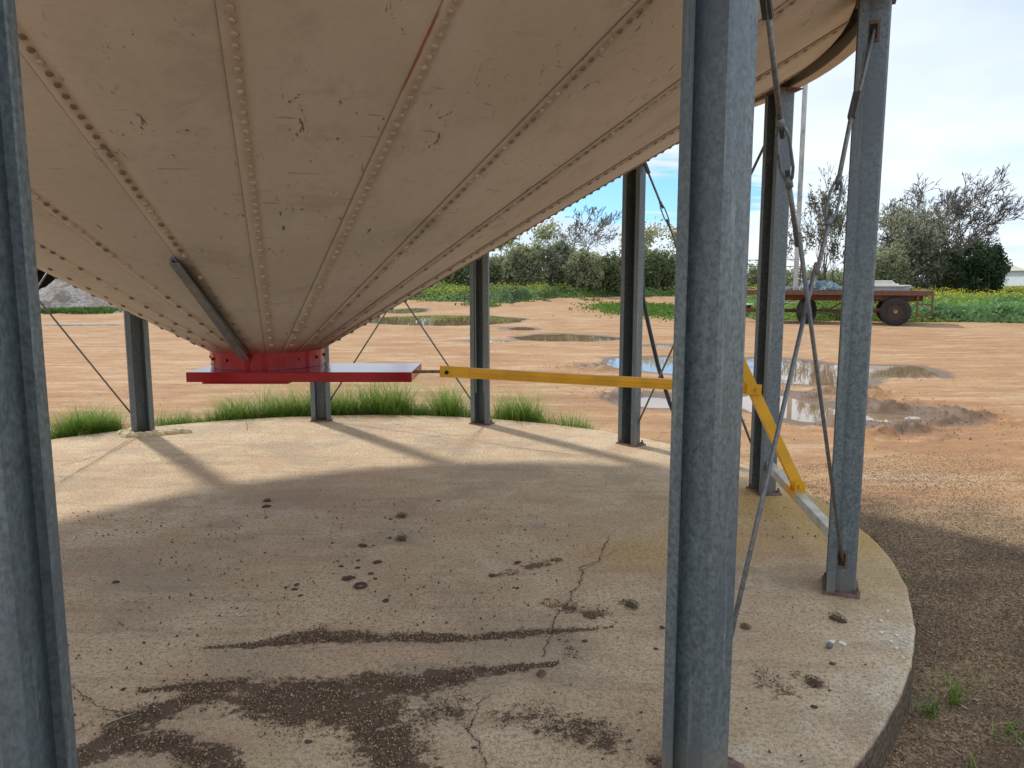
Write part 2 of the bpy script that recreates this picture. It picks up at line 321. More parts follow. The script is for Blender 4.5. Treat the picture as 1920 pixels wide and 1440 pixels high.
    c = m_.mix(m_.math('MULTIPLY', vg, .85), c, m_.mix(m_.rng(fin, .35, .65), (.05, .085, .02), (.10, .16, .035)))
    bm = m_.bump(m_.math('ADD', m_.math('MULTIPLY', med, .6), m_.math('ADD', m_.math('MULTIPLY', fin, .35), m_.math('MULTIPLY', str_, .5))), .6, .035)
    mat = m_.set(c, m_.mix(wm, .93, .45), 0, bm, spec=.25)
    me = np_mesh('sandy_ground', np.stack([X, Y, z], -1).reshape(-1, 3), Fq[:, ::-1], mat, attrs={'wet': wet.ravel(), 'chaff': chaff.ravel(), 'veg': veg.ravel()}, smooth=True)
    link('sandy_ground', me, label='orange sandy yard with tyre tracks and muddy patches', kind='structure')
build_ground()
def build_water():
    m = NM('muddy_water'); p = m.pos(); d = m.noise(2.5, 3, .5, m.map(p, (1, .6, 1)))
    mat = m.set(m.mix(m.rng(m.noise(.8, 3, .5), .35, .65), (.30, .19, .10), (.22, .15, .085)), .03, 0, m.bump(d, .05, .006), spec=.9); m.b.inputs['IOR'].default_value = 1.38
    groups = [(0,), (1,), (2,), (3,), (4,), (5, 6, 7, 14), (8, 9, 10, 11, 15), (12,), (13,)]
    labs = ['long brown puddle nearest the weeds behind the slab', 'narrow puddle between the second and third rear legs', 'thin streak of water behind the third rear leg', 'small far streak of water in front of the weeds', 'shallow muddy puddle beside the hopper edge', 'big muddy puddle with pale sky reflection behind the yellow lever', 'nearer muddy puddle with a churned mud rim', 'thin line of water crossing the yard at the left', 'thin puddle at the foot of the gravel heap']
    for g, lb in zip(groups, labs):
        mb = MB(); x0 = min(PUD[i][0]-PUD[i][2] for i in g)-.5; x1 = max(PUD[i][0]+PUD[i][2] for i in g)+.5
        y0 = min(PUD[i][1]-PUD[i][3] for i in g)-.6; y1 = max(PUD[i][1]+PUD[i][3] for i in g)+.6
        mb.add([(x0, y0, -.1255-.0012*g[0]), (x1, y0, -.1255-.0012*g[0]), (x1, y1, -.1255-.0012*g[0]), (x0, y1, -.1255-.0012*g[0])], [(0, 1, 2, 3)]); mb.obj('puddle', mat, label=lb, kind='structure')
build_water()
# ------------------------------------------------------------------ slab
def seg_mask(X, Y, px, wid, z=0):
    "soft stroke through pixel points with widths (metres)"
    P = [G(a, b, z)[:2] for a, b in px]; best = np.zeros(X.shape)
    for i in range(len(P)-1):
        (x0, y0), (x1, y1) = P[i], P[i+1]; L2 = (x1-x0)**2+(y1-y0)**2; t = np.clip(((X-x0)*(x1-x0)+(Y-y0)*(y1-y0))/L2, 0, 1)
        d = np.hypot(X-x0-t*(x1-x0), Y-y0-t*(y1-y0)); w = wid[i]*(1-t)+wid[i+1]*t; best = np.maximum(best, np.exp(-(d/(w*1.15))**2))
    return best
def spill_mask(X, Y):
    s = seg_mask(X, Y, [(380, 1216), (480, 1210), (590, 1192), (720, 1196), (880, 1196), (1040, 1184), (1120, 1180)], [.012, .035, .075, .045, .04, .03, .01])
    s = np.maximum(s, seg_mask(X, Y, [(260, 1296), (400, 1285), (560, 1300), (720, 1295), (860, 1265), (1040, 1244)], [.015, .05, .11, .12, .06, .02]))
    s = np.maximum(s, .95*seg_mask(X, Y, [(160, 1420), (250, 1350), (380, 1300), (560, 1330), (700, 1330)], [.07, .07, .06, .12, .16]))
    s = np.maximum(s, .9*seg_mask(X, Y, [(200, 1400), (300, 1390), (400, 1430), (520, 1560)], [.05, .07, .09, .1]))
    s = np.maximum(s, .85*seg_mask(X, Y, [(640, 1330), (700, 1370), (760, 1430), (820, 1500), (800, 1600)], [.14, .13, .10, .14, .2]))
    s = np.maximum(s, .62*seg_mask(X, Y, [(700, 1330), (900, 1340), (1080, 1360), (1160, 1400)], [.12, .12, .10, .08]))
    s = np.maximum(s, .95*seg_mask(X, Y, [(1225, 1428), (1262, 1440)], [.035, .05]))
    s = np.maximum(s, .6*seg_mask(X, Y, [(930, 1080), (985, 1065), (1050, 1050)], [.05, .07, .04])); s = np.maximum(s, .55*seg_mask(X, Y, [(1020, 1130), (1110, 1150)], [.05, .08]))
    s = np.maximum(s, .6*seg_mask(X, Y, [(1170, 1130), (1185, 1140)], [.05, .05])); s = np.maximum(s, .6*seg_mask(X, Y, [(1500, 1275), (1535, 1285)], [.05, .05])); s = np.maximum(s, .5*seg_mask(X, Y, [(1420, 1265), (1480, 1300)], [.08, .08]))
    s = np.maximum(s, .5*seg_mask(X, Y, [(1060, 1200), (1080, 1230)], [.05, .05]))
    return s
def build_slab():
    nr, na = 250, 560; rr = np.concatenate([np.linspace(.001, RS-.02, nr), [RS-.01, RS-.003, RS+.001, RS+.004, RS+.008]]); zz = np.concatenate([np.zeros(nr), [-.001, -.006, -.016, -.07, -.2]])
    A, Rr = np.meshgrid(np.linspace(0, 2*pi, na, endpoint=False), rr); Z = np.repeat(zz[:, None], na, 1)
    e = fbm(A*9, Rr*0, 4)*.012*sstep(Rr, RS-.2, RS)+fbm(A*70, Z*30, 3)*.006*(Z < -.005); Rr = Rr+e
    X = CX+Rr*np.cos(A); Y = CY+Rr*np.sin(A); Z = Z+.003*fbm(X*1.5, Y*1.5, 3)*(Z > -.004)+.0012*fbm(X*12, Y*12, 2)
    n, m = X.shape; idx = np.arange(n*m).reshape(n, m); nx = np.roll(idx, -1, 1)
    Fq = np.stack([idx[:-1], nx[:-1], nx[1:], idx[1:]], -1).reshape(-1, 4)
    spill = spill_mask(X, Y)
    yel = seg_mask(X, Y, [(1420, 945), (1530, 960), (1600, 1010)], [.45, .5, .4])*.95; yel = np.maximum(yel, .6*seg_mask(X, Y, [(1180, 1040), (1300, 1020), (1420, 990)], [.25, .3, .4])); yel = np.maximum(yel, .45*seg_mask(X, Y, [(1640, 1060), (1650, 1110)], [.3, .25]))
    pale = seg_mask(X, Y, [(1620, 1100), (1690, 1120), (1720, 1180), (1700, 1260), (1640, 1360)], [.12, .1, .12, .12, .15]); pale = np.maximum(pale, .8*seg_mask(X, Y, [(110, 1020), (400, 940), (560, 960)], [.3, .3, .25])); pale = np.maximum(pale, .8*seg_mask(X, Y, [(1380, 1440), (1480, 1430)], [.12, .12]))
    red = .8*seg_mask(X, Y, [(560, 935), (680, 945), (760, 950)], [.3, .3, .2]); red = np.maximum(red, .8*seg_mask(X, Y, [(330, 1390), (400, 1400)], [.1, .1])); red = np.maximum(red, .5*seg_mask(X, Y, [(780, 1120), (880, 1130)], [.2, .2]))
    red = np.maximum(red, .6*seg_mask(X, Y, [(820, 1400), (880, 1440)], [.1, .1]))
    damp = .8*seg_mask(X, Y, [(470, 930), (560, 935)], [.22, .18]); damp = np.maximum(damp, .65*seg_mask(X, Y, [(260, 1050), (340, 1060)], [.38, .38])); damp = np.maximum(damp, .7*seg_mask(X, Y, [(940, 1205), (1060, 1210)], [.08, .08])); damp = np.maximum(damp, .7*seg_mask(X, Y, [(1235, 1080), (1240, 1085)], [.05, .05]))
    m_ = NM('weathered_concrete'); p = m_.pos()
    big = m_.noise(.8, 5, .6, p); med = m_.noise(4, 6, .65, p, .5); fin = m_.noise(55, 5, .72, p); vf = m_.noise(210, 3, .7, p); trow = m_.noise(2.2, 5, .7, m_.map(p, (.5, 3.5, 1), (0, 0, 0), (0, 0, .5)))
    c = m_.mix(m_.rng(big, .35, .68), (.52, .385, .24), (.64, .49, .32)); c = m_.mix(m_.rng(med, .45, .62, 0, .55), c, (.70, .57, .41)); c = m_.mix(m_.rng(m_.noise(1.7, 4, .6, m_.map(p, (1, 1, 1), (4, 8, 0))), .47, .6, 0, .65), c, (.52, .33, .21)); c = m_.mix(m_.rng(m_.noise(1.3, 5, .65, m_.map(p, (1, 1, 1), (9, 2, 0))), .5, .6, 0, .6), c, (.35, .285, .205)); c = m_.mix(m_.rng(trow, .48, .38, 0, .5), c, (.33, .24, .165))
    c = m_.mix(m_.math('MULTIPLY', m_.attr('pale'), m_.rng(med, .42, .62, 0, .75)), c, (.70, .63, .52))
    c = m_.mix(m_.math('MULTIPLY', m_.attr('red'), .6), c, (.38, .21, .14)); c = m_.mix(m_.math('MULTIPLY', m_.attr('yel'), m_.rng(med, .3, .52, .65, 1.)), c, (.50, .29, .025))
    c = m_.mix(m_.math('MULTIPLY', m_.attr('damp'), .6), c, (.27, .20, .14))
    c = m_.mix(m_.rng(fin, .47, .60, 0, .72), c, (.25, .17, .105)); c = m_.mix(m_.rng(vf, .5, .6, 0, .5), c, (.72, .62, .48)); c = m_.mix(m_.rng(vf, .47, .38, 0, .6), c, (.17, .115, .07))
    c = m_.mix(m_.rng(m_.noise(24, 5, .7, m_.map(p, (1, 1, 1), (7, 0, 0))), .62, .68, 0, .6), c, (.17, .115, .08))
    c = m_.mix(m_.rng(m_.vor(38, p), .07, .035, 0, .7), c, (.15, .10, .07))
    sp = m_.attr('spill'); sn = m_.noise(15, 9, .82, p); sm = m_.rng(m_.math('ADD', m_.math('MULTIPLY', sp, .92), m_.math('ADD', m_.math('MULTIPLY', m_.math('SUBTRACT', sn, .5), 3.0), m_.math('MULTIPLY', m_.math('SUBTRACT', m_.noise(3.5, 4, .6, p), .5), 1.1))), .50, .62)
    spc = m_.mix(m_.rng(vf, .42, .6), (.045, .026, .018), (.17, .11, .07))
    c = m_.mix(m_.math('MULTIPLY', sm, .9), c, spc)
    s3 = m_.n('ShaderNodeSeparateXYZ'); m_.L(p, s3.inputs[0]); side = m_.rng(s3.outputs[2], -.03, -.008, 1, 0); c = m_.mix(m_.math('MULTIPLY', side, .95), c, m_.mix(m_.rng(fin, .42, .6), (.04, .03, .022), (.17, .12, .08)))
    h = m_.math('ADD', m_.math('MULTIPLY', fin, .5), m_.math('ADD', m_.math('MULTIPLY', med, .8), m_.math('MULTIPLY', sm, .5)))
    mat = m_.set(c, .9, 0, m_.bump(m_.math('ADD', h, m_.math('MULTIPLY', vf, .25)), .45, .008), spec=.3)
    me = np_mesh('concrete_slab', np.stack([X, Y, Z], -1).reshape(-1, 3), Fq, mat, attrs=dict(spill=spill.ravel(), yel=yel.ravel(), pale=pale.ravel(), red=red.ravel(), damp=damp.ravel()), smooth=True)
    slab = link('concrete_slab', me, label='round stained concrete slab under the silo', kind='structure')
    cm = simple('crack_shadow', (.085, .055, .038), .95); mb = MB()
    def crack(pts, ox, oy, w, sc_=2.743):
        P = []
        q = [G(ox+a/sc_, oy+b/sc_, .0035)[:2] for a, b in pts]
        for i in range(len(q)-1):
            for t in np.linspace(0, 1, 7)[:-1]:
                P.append((q[i][0]*(1-t)+q[i+1][0]*t+random.gauss(0, .0045), q[i][1]*(1-t)+q[i+1][1]*t+random.gauss(0, .0045)))
        for i in range(len(P)-1):
            d = np.array(P[i+1])-P[i]; L = np.hypot(*d)+1e-6; nn = np.array([-d[1], d[0]])/L; w0 = w*random.uniform(.3, 1.2)
            mb.add([(*(P[i]-nn*w0), .0035), (*(P[i+1]-nn*w0), .0035), (*(P[i+1]+nn*w0), .0035), (*(P[i]+nn*w0), .0035)], [(0, 1, 2, 3)])
    crack([(1215, 240), (1195, 290), (1165, 350), (1165, 375), (1060, 408), (1078, 430), (1055, 510), (1020, 530), (1020, 570), (990, 600), (960, 630), (920, 690), (925, 735), (910, 770), (880, 830), (870, 880)], 700, 915, .0030)
    crack([(620, 1050), (535, 1110), (520, 1180), (495, 1225), (490, 1260), (545, 1310), (540, 1350), (575, 1400), (590, 1500)], 700, 915, .0026)
    crack([(40, 985), (80, 1015), (150, 1060), (180, 1080), (230, 1115), (270, 1135), (350, 1150), (500, 1150), (560, 1180), (680, 1185)], 100, 915, .0022)
    crack([(270, 1135), (200, 1200), (110, 1255), (60, 1290)], 100, 915, .0014)
    crack([(270, 630), (300, 665), (345, 690), (340, 700), (250, 740), (60, 835)], 100, 915, .0010); crack([(620, 670), (800, 658), (980, 660), (1150, 650)], 100, 915, .0010)
    crack([(1265, 925), (1270, 960), (1268, 980)], 0, 450, .003); crack([(690, 1010), (560, 1090), (430, 1130), (290, 1165)], 0, 450, .003); crack([(560, 1090), (450, 1160), (280, 1260)], 0, 450, .003)
    crack([(1050, 430), (1130, 400), (1250, 310), (1400, 300)], 700, 915, .0012); crack([(380, 945), (700, 1010), (1000, 1065), (1350, 1110)], 600, 450, .003)
    mb.obj('crack', cm, slab, kind='stuff')
build_slab()
# ------------------------------------------------------------------ silo
silo = empty('grain_silo', (CX, CY, 0), label='cream steel cone-bottomed silo on galvanised legs above a round concrete slab', cat='silo')
K = TB/math.hypot(1, TB); KC = 1/math.hypot(1, TB)  # outward-down normal of cone = (K cos, K sin, -KC)
def conept(r, a, off=0.):
    return (r*cos(a)+K*off*cos(a), r*sin(a)+K*off*sin(a), ZAP+TB*r-KC*off)
def build_hopper():
    na, nr = 5, 5; th = R_(15); V = []; UV = []; F_ = []
    rs = [.33, .7, 1.3, 2.0, 2.7, 3.30]
    for r in rs:
        for k in range(na):
            a = th*k/(na-1); off = .005*(1-k/(na-1)); V.append(conept(r, a, off+.001)); UV.append((r*a, r))
    for i in range(len(rs)-1):
        for k in range(na-1): b = i*na+k; F_.append((b, b+na, b+na+1, b+1))
    b = len(V)
    for r in rs: V.append(conept(r, 0, .0)); UV.append((0, r))
    for i in range(len(rs)-1): F_.append((b+i, b+i+1, (i+1)*na, i*na))
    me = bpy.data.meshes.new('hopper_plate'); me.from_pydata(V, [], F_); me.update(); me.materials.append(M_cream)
    uv = me.uv_layers.new(name='UVMap')
    for l in me.loops: uv.data[l.index].uv = UV[l.vertex_index]
    for p in me.polygons: p.use_smooth = p.index < len(rs[1:])*(na-1)
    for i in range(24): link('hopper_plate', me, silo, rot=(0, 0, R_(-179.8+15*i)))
    # lining behind plates so nothing shines through the laps
    mb = MB(); n = 96
    for r in (.32, 3.31): mb.v += [conept(r, 2*pi*k/n, -.006) for k in range(n)]
    mb.f += [(k, (k+1) % n, n+(k+1) % n, n+k) for k in range(n)]; mb.obj('hopper_lining', M_dark, silo, smooth=True)
    # bolts
    bm = MB(); n = 7
    for r, z in ((.0125, 0), (.0125, .0035), (.0085, .0085)): bm.v += [(r*cos(2*pi*k/n), r*sin(2*pi*k/n), z) for k in range(n)]
    for i in range(2): bm.f += [(i*n+k, i*n+(k+1) % n, (i+1)*n+(k+1) % n, (i+1)*n+k) for k in range(n)]
    bm.f.append(tuple(range(2*n, 3*n))); meA = bm.mesh('bolt', M_bolt); meB = bm.mesh('bolt', M_boltd)
    pts = []
    for i in range(24):
        a0 = R_(-179.8+15*i); r = 3.24
        while r > .42:
            st = .0435 if r > 1.3 else .085
            a = a0+(.042 if r > .9 else .035)/r+random.gauss(0, .0012)/r; p = np.array(conept(r, a, .004)); w = p+np.array([CX, CY, 0]); q = PX(*w)
            vis = -20 < q[0] < 1940 and -20 < q[1] < 700 and q[2] > 0
            vw = np.array([0, 0, CAMH])-w; face = vw@np.array([K*cos(a), K*sin(a), -KC]) > 0
            pts.append((np.linalg.norm(w-[0, 0, CAMH]) if vis and face else 99, r, a, p, i)); r -= st*random.uniform(.97, 1.03)
    pts.sort(key=lambda t: t[0]); rest = {0: MB(), 1: MB()}
    for k, (d, r, a, p, i) in enumerate(pts):
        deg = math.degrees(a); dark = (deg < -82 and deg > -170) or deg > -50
        if k < 290:
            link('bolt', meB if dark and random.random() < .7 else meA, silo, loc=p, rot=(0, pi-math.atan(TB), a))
        else:
            ca, sa = cos(a), sin(a); N = np.array([K*ca, K*sa, -KC]); T = np.array([-sa, ca, 0]); B = np.cross(N, T); m = rest[int(dark)]
            m.add([p+v[0]*T+v[1]*B+v[2]*N for v in bm.v], bm.f)
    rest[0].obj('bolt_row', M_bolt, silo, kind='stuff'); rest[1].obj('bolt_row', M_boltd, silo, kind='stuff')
build_hopper()
def ring(mb, r0, r1, z0, z1, n=120):
    b = len(mb.v)
    for r, z in ((r0, z0), (r1, z0), (r1, z1), (r0, z1)): mb.v += [(r*cos(2*pi*k/n), r*sin(2*pi*k/n), z) for k in range(n)]
    for j in range(4):
        for k in range(n): k2 = (k+1) % n; mb.f.append((b+j*n+k, b+((j+1) % 4)*n+k, b+((j+1) % 4)*n+k2, b+j*n+k2))
def build_body():
    mb = MB(); ring(mb, 3.375, 3.445, ZR, ZR+.012); mb.obj('ring_flange', M_cream2, silo, label='brown-stained flange round the rim of the hopper')
    mb = MB(); ring(mb, 3.40, 3.412, ZR+.013, 6.6); mb.obj('silo_wall', M_cream2, silo, smooth=False)
    mb = MB(); n = 96; mb.v = [(3.5*cos(2*pi*k/n), 3.5*sin(2*pi*k/n), 6.6) for k in range(n)]+[(0, 0, 8.2)]; mb.f = [(k, (k+1) % n, n) for k in range(n)]; mb.obj('roof', M_galv, silo, smooth=True)
    mb = MB(); ring(mb, 3.312, 3.374, ZR+.075, ZR+.08); mb.obj('rim_recess_shade', M_dark, silo)  # near-black ring stands in for the shade inside the rim gap
    # red collar
    mb = MB(); ring(mb, .318, .338, .972, 1.078, 64); ring(mb, .336, .343, .985, 1.0, 64); ring(mb, .338, .3425, 1.05, 1.074, 64); c = mb.obj('outlet_collar', M_red, silo, smooth=False, label='glossy red ring clamped round the hopper mouth')
    for k in range(14):
        a = 2*pi*k/14+.2; mb = MB(); mb.tube([(.337*cos(a), .337*sin(a), 1.028), (.350*cos(a), .350*sin(a), 1.028)], .011, 6); mb.obj('collar_bolt', M_red, c)
    # red sliding gate box
    x0, x1, y0, y1 = -1.888-CX, -.581-CX, 4.41-CY, 4.905-CY
    mb = MB(); mb.box(((x0+x1)/2, (y0+y1)/2, .9415), (x1-x0, y1-y0, .058)); t = mb.obj('slide_gate_box', M_red, silo, bevel=.005, label='flat glossy red slide gate box under the hopper mouth')
    mb = MB(); mb.box((x0+.09+.25, (y0+y1)/2, .9065), (.5, y1-y0-.012, .01)); mb.obj('bottom_plate', M_red, t)
    # stiffener angle
    pa = lambda r, a, o: np.array(conept(r, R_(a), o))
    mb = MB(); A_, B_ = pa(1.27, -90.8, .002), pa(.375, -95.5, .012); d = B_-A_; d /= np.linalg.norm(d); N = np.array([K*cos(R_(-92)), K*sin(R_(-92)), -KC]); T = np.cross(N, d)
    def qbar(a, b, o0, o1, t0, t1, tip=0):
        v = [p+T*t+N*o for p in (a, b) for o, t in ((o0, t0), (o0, t1), (o1, t1), (o1, t0))]
        mb.add(v, [(0, 1, 2, 3), (7, 6, 5, 4), (0, 4, 5, 1), (1, 5, 6, 2), (2, 6, 7, 3), (3, 7, 4, 0)])
    qbar(A_, B_, -.005, .036, -.004, .003); qbar(A_, B_+d*.03, .031, .036, .003, .042)
    mb.obj('stiffener_angle', galv('grey_angle_steel', (.27, .275, .255), .3, 0), silo, label='grey angle iron welded down the cone to the red ring')
    # weld bead
    mb = MB(); pts = [A_+(B_-A_)*t+T*(.008+.003*sin(90*t))+N*.006 for t in np.linspace(0, 1, 60)]; mb.tube(pts, [.006+.004*random.random() for _ in pts], 5); mb.obj('weld_bead', galv('pale_weld', (.35, .36, .34), .3, 0), silo)
build_body()
# ---- legs: hat channel, open towards the centre
def hat_profile(t=.005):
    "x outwards (radial), y tangential; centre line offset"
    h = .0745; c = .012
    o = [(-.035, -.1175), (-.075, -.1175), (-.075, -.075), (.063, -h), (.075, -h+c), (.075, h-c), (.063, h), (-.075, .075), (-.075, .1175), (-.035, .1175)]
    P = np.array(o)*.83; n = len(P); off = []
    for i in range(n):
        a = P[max(i-1, 0)]; b = P[min(i+1, n-1)]
        d1 = P[i]-a if i else b-P[i]; d2 = b-P[i] if i < n-1 else P[i]-a
        n1 = np.array([-d1[1], d1[0]])/np.hypot(*d1); n2 = np.array([-d2[1], d2[0]])/np.hypot(*d2); m = n1+n2; m = m/(m@m)*2
        off.append(P[i]+m*t)
    return [tuple(p) for p in P]+[tuple(p) for p in off[::-1]]
def build_legs():
    prof = hat_profile(); n = len(prof); mb = MB(); z0, z1 = .012, ZR-.008
    mb.v = [(x, y, z) for z in (z0, z1) for x, y in prof]
    h = n//2
    mb.f = [(i, (i+1) % n, n+(i+1) % n, n+i) for i in range(n)]
    for b, fl in ((0, 1), (n, -1)):
        for i in range(h-1): q = (b+i, b+i+1, b+n-2-i, b+n-1-i); mb.f.append(q[::-1] if fl == 1 else q)
    me = mb.mesh('leg', M_galv)
    bp = MB(); bp.box((-.002, 0, .006), (.165, .225, .012)); mbp = bp.mesh('base_plate', M_rust)
    tp = MB(); tp.box((0.005, 0, ZR-.004), (.165, .235, .007)); mtp = tp.mesh('cap_plate', M_rust)
    an = MB(); an.tube([(0, 0, 0), (0, 0, .012)], .016, 6); an.tube([(0, 0, .01), (0, 0, .03)], .007, 8); man = an.mesh('anchor_bolt', M_rust)
    sl = MB(); sl.box((0, 0, 0), (.05, .006, .09)); msl = sl.mesh('slot_plate', M_rust); s2 = MB(); s2.box((0, 0, 0), (.03, .009, .06)); ms2 = s2.mesh('slot_hole', M_dark)
    labs = {6: 'tall nearest leg at the right with a dark left face and lighter right face', 7: 'nearest leg at the left edge of the view', 5: 'right leg where the slab edge curves round, rod ending in a rusty slot',
            4: 'leg behind the yellow lever with mustard-stained concrete at its foot', 3: 'rear leg crossed by the long yellow bar near the big puddle', 2: 'rear leg with a doubled inner channel', 1: 'rear leg seen under the red gate box', 0: 'rear left leg with pale fluff round its foot'}
    for i in range(12):
        p, a = leg_xy(i); p = p+np.array([-.03, .0])*(i == 7); L = link('leg', me, silo, loc=(p[0]-CX, p[1]-CY, 0), rot=(0, 0, a), label=labs.get(i))
        link('base_plate', mbp, L); link('cap_plate', mtp, L)
        for y in (-.108, .108): link('anchor_bolt', man, L, loc=(.07 if y < 0 else -.071, y*.68, .012))
        for sgn in (1, -1):
            if (sgn > 0) != (i % 2 == 0): continue
            for z in (.17, 2.58):
                link('slot_plate', msl, L, loc=(-.005, sgn*.0645, z)); link('slot_hole', ms2, L, loc=(-.005, sgn*.065, z))
        if i == 2:
            m = MB(); pr = [(-.058, -.04), (-.058, -.056), (.04, -.05), (.04, .05), (-.058, .056), (-.058, .04)]
            pts = [(x, y) for x, y in pr]+[(x*.97+.0, y*.93) for x, y in pr[::-1]]; k = len(pts); m.v = [(x, y, z) for z in (.33, ZR-.02) for x, y in pts]; m.f = [(j, (j+1) % k, k+(j+1) % k, k+j) for j in range(k)]
            m.obj('inner_channel', M_galv, L)
build_legs()
def leg_side(i, sgn, z):
    p, a = leg_xy(i); t = np.array([-sin(a), cos(a)])*.066*sgn; r = np.array([cos(a), sin(a)])*-.005
    return np.array([p[0]+t[0]+r[0]-CX, p[1]+t[1]+r[1]-CY, z])
M_lug = simple('dark_lug', (.07, .065, .06), .7, .2)
def brace(itop, ibot, tt, lab=None, lap=None):
    s = 1 if itop % 2 == 0 else -1
    a = leg_side(itop, s, 2.58); b = leg_side(ibot, -s, .17); d = b-a; L = np.linalg.norm(d); d = d/L
    x = np.cross(d, [0, 0, 1]); x /= np.linalg.norm(x); y = np.cross(x, d)
    t0 = tt-.10/L; t1 = tt+.10/L; at = lambda t, ox=0, oy=0: a+(b-a)*t+x*ox+y*oy
    mb = MB(); mb.tube([at(-.02), at(t0-.35/L)], .0085, 8); mb.tube([at(t0-.42/L, .012), at(t0+.015/L, 0)], .0095, 8); mb.tube([at(t1-.02/L), at(t1+.25/L)], .009, 8); mb.tube([at(t1+.2/L, .01), at(1.015)], .0085, 8)
    o = mb.obj('brace_rod', M_rod, silo, smooth=True, label=lab)
    mb = MB()
    mb.bar(at(t0-.47/L, .008), at(t0-.33/L, .008), .03, .018); mb.obj('welded_lug', M_lug, o)
    mb = MB()
    for s_ in (-1, 1): mb.tube([at(t0-.01/L, 0), at(t0+.015/L, s_*.014), at(t0+.05/L, s_*.021), at(t1-.05/L, s_*.021), at(t1-.015/L, s_*.014), at(t1+.01/L, 0)], .0055, 8)
    for t in (t0-.005/L, t1+.005/L): mb.tube([at(t-.016/L), at(t+.016/L)], .014, 6)
    mb.obj('turnbuckle', M_galv, o, smooth=True)
    for e0, e1 in ((t0, t0+.045/L), (t1-.04/L, t1)): mb = MB(); mb.tube([at(e0), at(e1)], .008, 6); mb.obj('threaded_end', M_lug, o)
def tt_for(itop, ibot, ypx):
    s = 1 if itop % 2 == 0 else -1; a = leg_side(itop, s, 2.58); b = leg_side(ibot, -s, .17)
    return min(np.linspace(0, 1, 400), key=lambda t: abs(PX(*(a+(b-a)*t+[CX, CY, 0]))[1]-ypx))
brace(6, 5, tt_for(6, 5, 290), 'dark brace rod running from the near right leg down to the rusty slot'); brace(5, 6, tt_for(5, 6, 375), 'lighter brace rod running from the top slot of the right leg down leftwards')
brace(3, 4, .22, 'thin brace rod falling from the rear leg to the leg behind the yellow lever'); brace(4, 3, .2); brace(1, 2, .2); brace(2, 1, .2); brace(0, 11, .2); brace(11, 0, .2); brace(8, 7, .3); brace(7, 8, .3); brace(10, 9, .3); brace(9, 10, .3)
# floor rail between legs 4 and 5
def rail():
    a = leg_side(4, -1, .235); b = leg_side(5, 1, .235); mb = MB(); mb.bar(a, b, .05, .006); d = (b-a)/np.linalg.norm(b-a); x = np.cross(d, [0, 0, 1]); mb.bar(a+x*.025-np.array([0, 0, .025]), b+x*.025-np.array([0, 0, .025]), .006, .05); mb.bar(a-x*.025-np.array([0, 0, .016]), b-x*.025-np.array([0, 0, .016]), .006, .032)
    m = NM('rail_steel_with_yellow_overspray'); p = m.pos(); s = m.n('ShaderNodeSeparateXYZ'); m.L(p, s.inputs[0]); k = m.math('ADD', m.math('ABSOLUTE', m.math('SUBTRACT', s.outputs[1], 4.58)), m.math('MULTIPLY', m.noise(12, 4, .6), .14))
    c = m.mix(m.rng(m.noise(7, 5, .6), .35, .65), (.42, .40, .33), (.58, .56, .50)); c = m.mix(m.rng(k, .12, .24, 1, 0), c, (.78, .36, .012)); mb.obj('floor_rail', m.set(c, .5, .2), silo, label='pale galvanised rail between two legs with yellow overspray')
rail()
